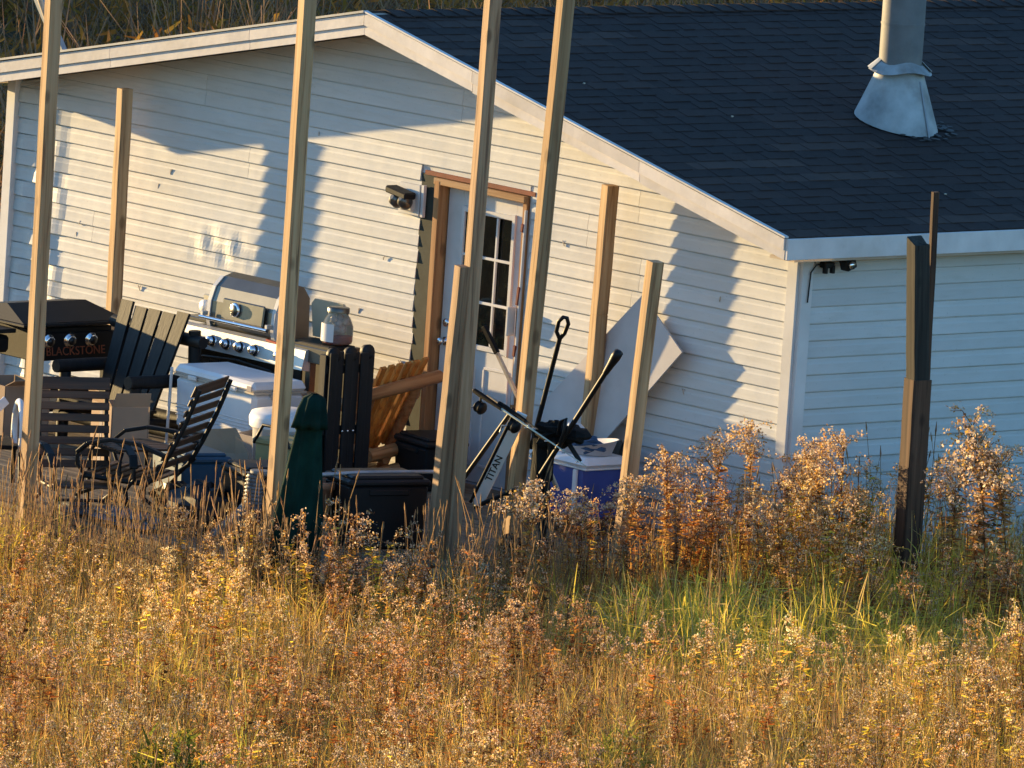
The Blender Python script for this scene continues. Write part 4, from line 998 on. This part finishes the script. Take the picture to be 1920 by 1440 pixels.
def goldenrod(split=False, leafcols=(BROWN, BROWN, GOLD, RUST), fluff=FLUFF, nbr=11, full=1.0, nleaf=64):
    """a dried goldenrod of unit height: bent stem, curled leaves, arching fluffy seed branches"""
    st, lv, hd = Q(), Q(), Q(); ax, ay = RNG.normal(0, .07, 2); ph = RNG.uniform(0, 6)
    def P(u): return np.array([ax*u*u*1.5+.012*math.sin(5*u+ph), ay*u*u*1.5+.012*math.cos(4*u+ph), u])
    for i in range(5):
        a, b = P(i/5), P((i+1)/5)
        for n in ((1, 0, 0), (0, 1, 0)): st.add(blade(a, b, .009-.0012*i, np.array(n), .9), jc(STEM, .3))
    for i in range(nleaf):
        u = RNG.uniform(.12, .86); p = P(u); a = RNG.uniform(0, 6.28); L = RNG.uniform(.06, .14)*(1.1-u*.5)
        d = np.array([math.cos(a), math.sin(a), RNG.uniform(-.1, .7)]); m = p+d*L*.5; e = m+np.array([math.cos(a+RNG.normal(0, .4)), math.sin(a), RNG.uniform(-1.3, .1)])*L*.5
        c = jc(leafcols[RNG.integers(len(leafcols))], .35); n = rdir(); w = RNG.uniform(.010, .020)
        lv.add(blade(p, .5*m+.5*e, w, n, .45), c)
    lean = RNG.uniform(0, 6.28)
    for i in range(nbr):
        u = RNG.uniform(.68, 1.0); p = P(u); a = lean+RNG.normal(0, 1.3); L = (.07+.20*(1.02-u))*full*RNG.uniform(.7, 1.2)
        m = p+np.array([math.cos(a)*.5, math.sin(a)*.5, .62])*L; e = p+np.array([math.cos(a)*1.05, math.sin(a)*1.05, .55])*L
        st.add(blade(p, m, .004, rdir(), .9), jc(STEM, .3)); st.add(blade(m, e, .004, rdir(), .6), jc(STEM, .3))
        for k in range(int(15*full)):
            t = RNG.uniform(.15, 1.05); q = (1-t)**2*p+2*t*(1-t)*(2*m-.5*p-.5*e)+t*t*e
            q = q+RNG.normal(0, .011, 3)+np.array([0, 0, .006]); s = RNG.uniform(.007, .0135)
            n1 = rdir(); c = jc(fluff, .3) if RNG.random() < .68 else jc((BROWN, GOLD)[RNG.integers(2)], .3)
            hd.add(blade(q-n1*s*.6, q+n1*s*.6, s*1.1, rdir(), .7), c)
    if split: return st.arr(), lv.arr(), hd.arr()
    a = [x.arr() for x in (st, lv, hd)]; return np.concatenate([x[0] for x in a]), np.concatenate([x[1] for x in a])
def tuft(cols, n=15, h=(.22, .58), w=.0062, spread=.5, droop=.5):
    g = Q()
    for i in range(n):
        a = RNG.uniform(0, 6.28); H = RNG.uniform(*h); b = RNG.normal(0, .03, 2); sp = RNG.uniform(.05, spread)
        p = np.array([b[0], b[1], 0]); d = np.array([math.cos(a), math.sin(a), 0]); c = jc(cols[RNG.integers(len(cols))], .25); nn = np.array([-d[1]+RNG.normal(0, .5), d[0]+RNG.normal(0, .5), .2])
        nn = np.cross(d, np.array([0, 0, 1.]))*0+d+RNG.normal(0, .4, 3); ww = w*RNG.uniform(.7, 1.3)
        for k in range(3):
            u = (k+1)/3; q = np.array([b[0], b[1], 0])+d*H*sp*u*u+np.array([0, 0, H*(u-droop*sp*u**3)])
            g.add(blade(p, q, ww*(1-.25*k), nn, .75 if k < 2 else .15), c*(1+.1*k)); p = q
    return g.arr()
def stalks(n=3, h=(.6, .95)):
    g = Q()
    for i in range(n):
        H = RNG.uniform(*h); a = RNG.uniform(0, 6.28); l = RNG.uniform(0, .28)*H; b = RNG.normal(0, .07, 2); d = np.array([math.cos(a)*l, math.sin(a)*l, 0])
        pts = [np.array([b[0], b[1], 0])+d*u**1.6+np.array([0, 0, H*u]) for u in (0, .35, .7, .9)]; c = jc((.36, .24, .13), .25)
        for k in range(3):
            for nn in ((1, .3, 0), (-.3, 1, 0)): g.add(blade(pts[k], pts[k+1], .0042, np.array(nn), .9), c)
        e = pts[-1]+(pts[-1]-pts[-2])*RNG.uniform(.3, .55)
        for nn in ((1, 0, 0), (0, 1, 0), (.7, .7, 0)):
            m = (pts[-1]*.6+e*.4); g.add(blade(pts[-1], m, .006, np.array(nn), 2.0), c*1.15); g.add(blade(m, e, .0095, np.array(nn), .3), c*1.15)
        for k in range(2):
            u = RNG.uniform(.2, .6); p = np.array([b[0], b[1], 0])+d*u**1.6+np.array([0, 0, H*u]); q = p+np.array([RNG.normal(0, .06), RNG.normal(0, .06), RNG.uniform(-.05, .1)])
            g.add(blade(p, q, .007, rdir(), .2), c*.8)
    return g.arr()
def scatter(protos, pos, scale, tint=None, tilt=.06, zs=None):
    """place prototypes at pos (n,3); returns quads and colours"""
    qs, cs = [], []; pick = RNG.integers(len(protos), size=len(pos)); ang = RNG.uniform(0, 2*math.pi, len(pos))
    for k, (pq, pc) in enumerate(protos):
        ix = np.nonzero(pick == k)[0]
        if not len(ix): continue
        a = ang[ix]; ca, sa = np.cos(a), np.sin(a); s = scale[ix]; h = s if zs is None else s*zs[ix]
        x = pq[None, ..., 0]*s[:, None, None]; y = pq[None, ..., 1]*s[:, None, None]; z = pq[None, ..., 2]*h[:, None, None]
        tx, ty = RNG.normal(0, tilt, (2, len(ix)))
        X_ = x*ca[:, None, None]-y*sa[:, None, None]+z*tx[:, None, None]+pos[ix, 0][:, None, None]
        Y_ = x*sa[:, None, None]+y*ca[:, None, None]+z*ty[:, None, None]+pos[ix, 1][:, None, None]
        qs.append(np.stack([X_, Y_, z+pos[ix, 2][:, None, None]], -1).reshape(-1, 4, 3))
        c = np.repeat(pc[None], len(ix), 0)
        if tint is not None: c = c*tint[ix][:, None, :]
        cs.append(c.reshape(-1, 3))
    return np.concatenate(qs), np.concatenate(cs)
def leaf_mesh(name, q, c, parent=None, mat='foliage', loc=None):
    n = len(q); me = bpy.data.meshes.new(name); me.vertices.add(n*4); me.loops.add(n*4); me.polygons.add(n)
    v = q.reshape(-1, 3).astype(np.float32)
    if loc is not None: v = v-np.asarray(loc, np.float32)
    me.vertices.foreach_set('co', v.ravel()); me.loops.foreach_set('vertex_index', np.arange(n*4, dtype=np.int32))
    me.polygons.foreach_set('loop_start', np.arange(0, n*4, 4, dtype=np.int32)); me.polygons.foreach_set('loop_total', np.full(n, 4, np.int32))
    at = me.color_attributes.new('Col', 'FLOAT_COLOR', 'POINT'); cc = np.ones((n*4, 4), np.float32); cc[:, :3] = np.repeat(np.clip(c, 0, 1), 4, 0)
    at.data.foreach_set('color', cc.ravel()); me.update(); me.validate(); me.materials.append(M[mat])
    o = bpy.data.objects.new(name, me); COL.objects.link(o)
    if loc is not None: o.location = loc
    if parent is not None: o.parent = parent
    return o
# the field: u runs along the picture, v towards the viewer
CC = np.array([3.2, -4.6]); ru = np.array([.663, .749]); fv = np.array([.749, -.663])
def domain(n, u=(-6.5, 6.5), v=(-5.5, 6.5), edge=True):
    p = CC+RNG.uniform(*u, n)[:, None]*ru+RNG.uniform(*v, n)[:, None]*fv
    keep = ~((p[:, 0] < DX1+.02) & (p[:, 1] > DY0-.06) & (p[:, 0] > -9)) & ~((p[:, 0] < .12) & (p[:, 1] > -.05))
    uu = (p-CC)@ru
    if edge: keep &= (np.abs(uu) < 4.6) | (RNG.random(n) < .4)
    p = p[keep]; return np.column_stack([p, gz(p[:, 0], p[:, 1])-.01])
def line(n, x0, x1, y0, y1):
    p = np.column_stack([RNG.uniform(x0, x1, n), RNG.uniform(y0, y1, n)]); return np.column_stack([p, gz(p[:, 0], p[:, 1])])
def vnoise(p, s, seed):
    x, y = p[:, 0]*s+seed, p[:, 1]*s-seed*1.7
    return (np.sin(x*1.3+np.sin(y*.9)*1.4)+np.sin(y*1.7+np.sin(x*1.1)*1.2)+.6*np.sin((x+y)*2.9)+.4*np.sin((x-y)*4.7))/3
def bump(p, cx, cy, r): return np.exp(-(((p[:, 0]-cx)**2+(p[:, 1]-cy)**2)/r**2))
def hfac(p):                            # lower growth before the left part of the deck, tall along the right wall
    low = 1/(1+np.exp((p[:, 0]+.1)*5)) * 1/(1+np.exp(-(p[:, 1]+5.1)*3.5))
    tall = 1/(1+np.exp(-((p[:, 0]*.2+p[:, 1]*.98)+1.6)*1.8))
    grn = bump(p, 1.9, -2.6, .7)+.8*bump(p, 3.3, -2.2, .8)+.8*bump(p, 3.4, -1.1, .8)+bump(p, 3.3, -3.6, .8)+bump(p, 2.3, -1.2, .6)*.6
    dp_ = p[:, :2]-np.array([1.42, -.21]); side_ = np.abs(dp_@ru); fr_ = dp_@fv
    clear = 1-.68*np.exp(-(side_/.22)**4)*((fr_ > -.1) & (fr_ < 1.9))
    return clear*np.clip((1-(.38-.32*np.clip((p[:, 0]+1.6)/1.2, 0, 1))*low)*(1+.22*tall)*(1-.42*np.clip(grn, 0, 1)), .25, 1.5)
def green_w(p): return np.clip(bump(p, 1.7, -2.4, .6)+bump(p, 3.2, -3.5, .75)+bump(p, 2.2, -3.0, .5)+.9*bump(p, 3.4, -2.8, .75)+.9*bump(p, 3.3, -1.75, .75)+.85*bump(p, 3.5, -.9, .8)+.6*bump(p, 4.2, -2.4, .8)+.8*bump(p, 4.6, -8.6, .55)+.7*bump(p, -2.6, -4.5, .5)+.7*bump(p, 6.0, -6.7, .5)+.6*bump(p, 2.6, -.6, .8)+.5*bump(p, .6, -4.6, .5)+.25*np.clip(vnoise(p, 1.1, 4), 0, 1), 0, 1)
gp = [goldenrod() for _ in range(10)]+[goldenrod(leafcols=(GOLD, GOLD, YGREEN, BROWN)) for _ in range(9)]+[goldenrod(leafcols=(DARK, BROWN, RUST), nbr=6, full=.7) for _ in range(3)]+[goldenrod(leafcols=(YGREEN, GOLD, GREEN), nbr=7, full=.8) for _ in range(4)]
p = domain(4200); w_ = green_w(p); p = p[RNG.random(len(p)) > w_*.85]
nz = vnoise(p, .9, 2); n2 = vnoise(p, 2.2, 9)
tint = np.clip(1+.26*nz[:, None]*np.array([.8, 1., .9])+.20*n2[:, None]*np.array([.9, .3, .1])+RNG.normal(0, .16, (len(p), 1)), .45, 1.7)
hs_ = RNG.uniform(.34, .70, len(p))*hfac(p)*(1+.16*n2)
ex = np.column_stack([RNG.uniform(.1, 3.3, 170), np.zeros(170)]); ex[:, 1] = -.25-.12*ex[:, 0]-RNG.uniform(0, 1.3, 170); ex = np.column_stack([ex, gz(ex[:, 0], ex[:, 1])-.01])
e2 = line(62, -.75, 1.0, -4.6, -3.75)-np.array([0, 0, .01]); p = np.concatenate([p, e2]); hs_ = np.concatenate([hs_, RNG.uniform(.50, .84, 62)]); tint = np.concatenate([tint, RNG.uniform(.8, 1.2, (62, 1))*np.ones((1, 3))])
p = np.concatenate([p, ex]); hs_ = np.concatenate([hs_, RNG.uniform(.52, .88, 170)*np.minimum(1, hfac(ex))]); tint = np.concatenate([tint, RNG.uniform(.8, 1.25, (170, 1))*np.ones((1, 3))])
kind_ = vnoise(p, .75, 6)+.5*vnoise(p, 1.9, 3)+RNG.normal(0, .28, len(p))
qs_, cs_ = [], []
for lo_, hi_, sel, tn in ((-9, -.12, [0, 1, 2, 3, 4, 19, 20, 21], (.82, .68, .58)), (-.12, .30, list(range(3, 14)), (1.0, .95, .92)), (.30, 9, [10, 11, 12, 13, 14, 15, 16, 17, 18, 22, 23, 24, 25], (1.08, 1.06, .85))):
    k_ = (kind_ >= lo_) & (kind_ < hi_)
    a_, b_ = scatter([gp[i] for i in sel], p[k_], hs_[k_], tint[k_]*np.array(tn)); qs_.append(a_); cs_.append(b_)
q, c = np.concatenate(qs_), np.concatenate(cs_)
tag(leaf_mesh('goldenrod_field', q, c), 'dense field of dried goldenrod with fluffy beige seed heads', None, None, 'stuff'); nq = len(q)
tp = [tuft((STRAW, GOLD, GOLD, BROWN)) for _ in range(10)]+[tuft((STRAW, YGREEN, YGREEN, GOLD)) for _ in range(4)]
p = domain(12000); hf = hfac(p)
tint = np.clip(1+.2*vnoise(p, 1.3, 5)[:, None]*np.array([1, .9, .6]), .5, 1.5)
q, c = scatter(tp, p, RNG.uniform(.6, 1.15, len(p))*hf, tint, .1)
tag(leaf_mesh('dry_grass', q, c), 'tangled golden dry grass between the weeds', None, None, 'stuff'); nq += len(q)
tp = [tuft((GREEN, YGREEN, YGREEN, STRAW), 18, (.25, .55), .009, .8, .7) for _ in range(10)]
p = domain(7000); w_ = green_w(p); p = p[RNG.random(len(p)) < w_*.75]
q, c = scatter(tp, p, RNG.uniform(.85, 1.4, len(p)), np.clip(1+.3*vnoise(p, 1.7, 8)[:, None]*np.array([1.2, 1, .6]), .5, 1.6), .12)
tag(leaf_mesh('green_grass', q, c), 'patches of green grass in the dry field', None, None, 'stuff'); nq += len(q)
sp_ = [stalks() for _ in range(12)]
p1 = domain(420); 
p2 = line(105, -3.1, -.7, -4.75, -3.9); p3 = line(50, -.9, .35, -4.6, -3.9); p4 = line(60, .05, .9, -3.4, -2.3); p5 = line(26, .3, 1.2, -1.6, .8)
pp = np.concatenate([p1, p2, p3, p4, p5]); sc_ = np.concatenate([RNG.uniform(.65, .95, len(p1)), RNG.uniform(.75, 1.12, len(p2)), RNG.uniform(.75, 1.3, len(p3)), RNG.uniform(.8, 1.05, len(p4)), RNG.uniform(.9, 1.15, len(p5))])
q, c = scatter(sp_, pp, sc_, None, .08)
tag(leaf_mesh('grass_stalks', q, c), 'tall straw coloured grass stalks with seed spikes in front of the deck', None, None, 'stuff'); nq += len(q)
# single plants that stand out against the walls
def weed(loc, h, label, wide=1.0, cols=(BROWN, BROWN, GOLD, RUST), fluff=FLUFF, nbr=40, name='goldenrod_plant', group='tall goldenrod against the walls', nleaf=150):
    t = thing(name, label, 'weed', (loc[0], loc[1], loc[2]), random.uniform(0, 360), group)
    st_, lv_, hd_ = goldenrod(True, cols, fluff, nbr, 1.5*wide, nleaf)
    for nm, (q, c) in (('stem', st_), ('leaves', lv_), ('seed_head', hd_)):
        lm = leaf_mesh(nm, q*h, c, t)
        if nm != 'stem': lm['kind'] = 'stuff'
    return t
def clump(x, y, h, label, n=1, **k): weed((x, y, float(gz(np.float64(x), np.float64(y)))), h, label, **k)
clump(.45, -1.05, 1.02, 'pinkish goldenrod plume rising alone right of the leaning white board', wide=1.0)
clump(.40, -1.42, .93, 'short wide goldenrod plume close to the right short post', wide=1.0)
clump(.0, -.30, .99, 'tallest goldenrod plume just left of the house corner board', wide=1.0)
clump(.27, -.36, .80, 'dark goldenrod directly before the foot of the corner board', cols=(DARK, BROWN, RUST))
clump(.50, -.26, .86, 'golden bushy goldenrod right of the corner board', cols=(GOLD, BROWN, GOLD), wide=1.1)
clump(.84, -.33, .92, 'golden goldenrod second to the right of the corner board', cols=(GOLD, GOLD, BROWN), wide=1.1)
clump(.98, -.44, 1.0, 'full pale tufted goldenrod just left of the old brown post', wide=1.25, nbr=32)
clump(2.02, -.42, .95, 'orange tinted goldenrod right of the foot of the old brown post', cols=(RUST, GOLD, BROWN), wide=1.1)
clump(2.42, -.60, 1.08, 'broad goldenrod midway between the old post and right edge', cols=(BROWN, BROWN, RUST), wide=1.2)
clump(1.0, .55, .95, 'brown goldenrod in the shade close to the side wall', cols=(BROWN, BROWN, DARK))
clump(2.62, -.64, 1.36, 'tallest brown goldenrod near the right edge with a pale top', wide=1.0, cols=(BROWN, RUST, DARK), nleaf=110)
clump(2.80, -.62, 1.16, 'lit goldenrod cut by the right edge of the view', wide=1.1)
clump(.92, -3.15, .95, 'pale feathery goldenrod below the lettered stick', wide=1.25)
clump(.60, -2.42, .80, 'pale feathery goldenrod in front of the stroller wheels', wide=1.2)
clump(.62, -2.02, .84, 'bushy goldenrod covering the right half of the blue cooler', wide=1.3)
clump(-1.40, -4.02, .60, 'lone green stemmed goldenrod with a beige head below the slatted chairs', cols=(GREEN, YGREEN, GREEN), nleaf=90)
clump(2.0, -6.5, .62, 'rusty red leaved weed stalk standing in the left foreground', cols=((.36, .06, .015), RUST), nbr=4, nleaf=80, name='red_weed', group=None)
def bush(loc, r, h, cols, label, n=900, name='dry_bush', leaf=.03, lw=.007):
    t = thing(name, label, 'bush', loc); g, s_ = Q(), Q()
    for i in range(n):
        d = rdir(); d[2] = abs(d[2])*.95+.05; rr = RNG.uniform(.35, 1)**.5*(1+.12*math.sin(d[0]*7+d[1]*5)); p = np.array([d[0]*r*rr, d[1]*r*rr, d[2]*h*rr])
        g.add(blade(p, p+(d*.6+rdir())*leaf, lw, rdir(), .3), jc(cols[RNG.integers(len(cols))], .3))
    for i in range(26):
        d = rdir(); d[2] = abs(d[2])+.3; p = np.array([d[0]*r*.8, d[1]*r*.8, min(1, d[2])*h*.85]); s_.add(blade((0, 0, 0), p, .006, rdir(), .5), jc(STEM, .3))
    leaf_mesh('stems', *s_.arr(), t); leaf_mesh('foliage', *g.arr(), t)['kind'] = 'stuff'
bush((.22, -3.98, float(gz(np.float64(.2), np.float64(-3.98)))), .15, .50, ((.46, .19, .06), (.40, .15, .045), (.5, .26, .09)), 'round rusty orange dry bush at the front edge of the clutter', 1300)
bush((.30, -3.48, float(gz(np.float64(.3), np.float64(-3.4)))), .08, .46, ((.60, .34, .10), (.54, .28, .08)), 'small round golden dry bush right of the rusty one', 700)
bush((4.55, -8.85, float(gz(np.float64(4.5), np.float64(-8.8)))), .26, .50, ((.10, .14, .025), (.16, .19, .03), (.34, .28, .04)), 'green leafy weed in the lower left foreground', 520, 'leafy_weed', .07, .024)
bush((-2.55, -4.62, float(gz(np.float64(-2.5), np.float64(-4.6)))), .34, .34, ((.27, .25, .05), (.36, .27, .06), (.2, .2, .04)), 'yellow green low bush at the foot of the front left post', 1100)
bush((5.95, -6.75, float(gz(np.float64(5.95), np.float64(-6.7)))), .20, .46, ((.36, .32, .05), (.22, .24, .04), (.45, .36, .08)), 'yellow green grassy weed at the bottom middle of the field', 700, 'leafy_weed', .07, .012)
# brush on the rising ground behind the house, a pale tree, and unseen woods added to the left to shade the brush
def shrub():
    g = Q()
    for i in range(110):
        d = rdir(); d[2] = abs(d[2]); p = d*RNG.uniform(.2, 1)*np.array([.75, .75, 1]); g.add(blade(p, p+rdir()*.16, .035, rdir(), .3), jc(((.40, .17, .035), (.44, .20, .045), (.34, .18, .03), (.52, .20, .04))[RNG.integers(4)], .4))
    for i in range(22):
        d = rdir(); d[2] = abs(d[2])+.4; g.add(blade((0, 0, 0), d*.95, .018, rdir(), .3), jc((.26, .16, .09), .4))
    return g.arr()
sh = [shrub() for _ in range(8)]
def bgz(p): return gz(p[:, 0], p[:, 1])+np.clip((p[:, 1]-12)/60, 0, 1)*1.5
n = 2600; p = np.column_stack([RNG.uniform(-52, -10, n), RNG.uniform(9, 46, n)]); p = p[(p[:, 0] < -10.5) | (p[:, 1] > 14)]
p3 = np.column_stack([RNG.uniform(-16, -9.6, 90), RNG.uniform(2.5, 9, 90)]); p = np.concatenate([p, p3]); p = np.column_stack([p, bgz(p)-.05])
q, c = scatter(sh, p, RNG.uniform(.5, 1.5, len(p)), np.clip(1+.3*vnoise(p, .25, 3)[:, None]*np.array([1, .9, .7]), .5, 1.6))
tag(leaf_mesh('brush', q, c), 'dark brushy undergrowth on the slope behind the house', None, None, 'stuff'); nq += len(q)
def tree(loc, h, r, label, bark='bark', name='tree'):
    t = thing(name, label, 'tree', loc, random.uniform(0, 360)); tk = MB(); tk.tube([(0, 0, -.2), (.05, 0, h*.3), (-.05, .08, h*.6), (0, 0, h)], [r, r*.8, r*.5, r*.12], 9)
    for i in range(14):
        z = h*(.35+.045*i); a = i*2.4; L = h*.28*(1.15-i/16); tk.tube([(0, 0, z), (math.cos(a)*L*.6, math.sin(a)*L*.6, z+L*.3), (math.cos(a)*L, math.sin(a)*L, z+L*.7)], [r*.3, r*.18, r*.05], 6)
    tk.build('trunk', bark, t); g = Q()
    for i in range(1500):
        d = rdir()*RNG.uniform(.3, 1)**.5; p = np.array([d[0]*h*.27, d[1]*h*.27, h*.68+d[2]*h*.33]); g.add(blade(p, p+rdir()*.24, .12, rdir(), .3), jc(((.06, .055, .02), (.09, .06, .02), (.05, .06, .02))[RNG.integers(3)], .35))
    leaf_mesh('crown', *g.arr(), t)['kind'] = 'stuff'
tree((-28.8, 18.4, .0), 8.5, .075, 'pale barked tree in the brush behind the gable roof', 'birch')
g = Q(); tr_ = []
for i in range(60):
    cx, cy, ch = RNG.uniform(-78, -58), RNG.uniform(0, 60), RNG.uniform(5, 10)
    for k in range(170):
        d = rdir()*RNG.uniform(.3, 1)**.5; p = np.array([cx+d[0]*2.6, cy+d[1]*2.6, ch*.5+d[2]*ch*.5]); g.add(blade(p, p+rdir()*.9, .6, rdir(), .4), jc((.06, .055, .025), .4))
tag(leaf_mesh('shade_woods', *g.arr()), 'added unseen woods left of the house that shade the brush', None, None, 'stuff')
print('leaf quads', nq)
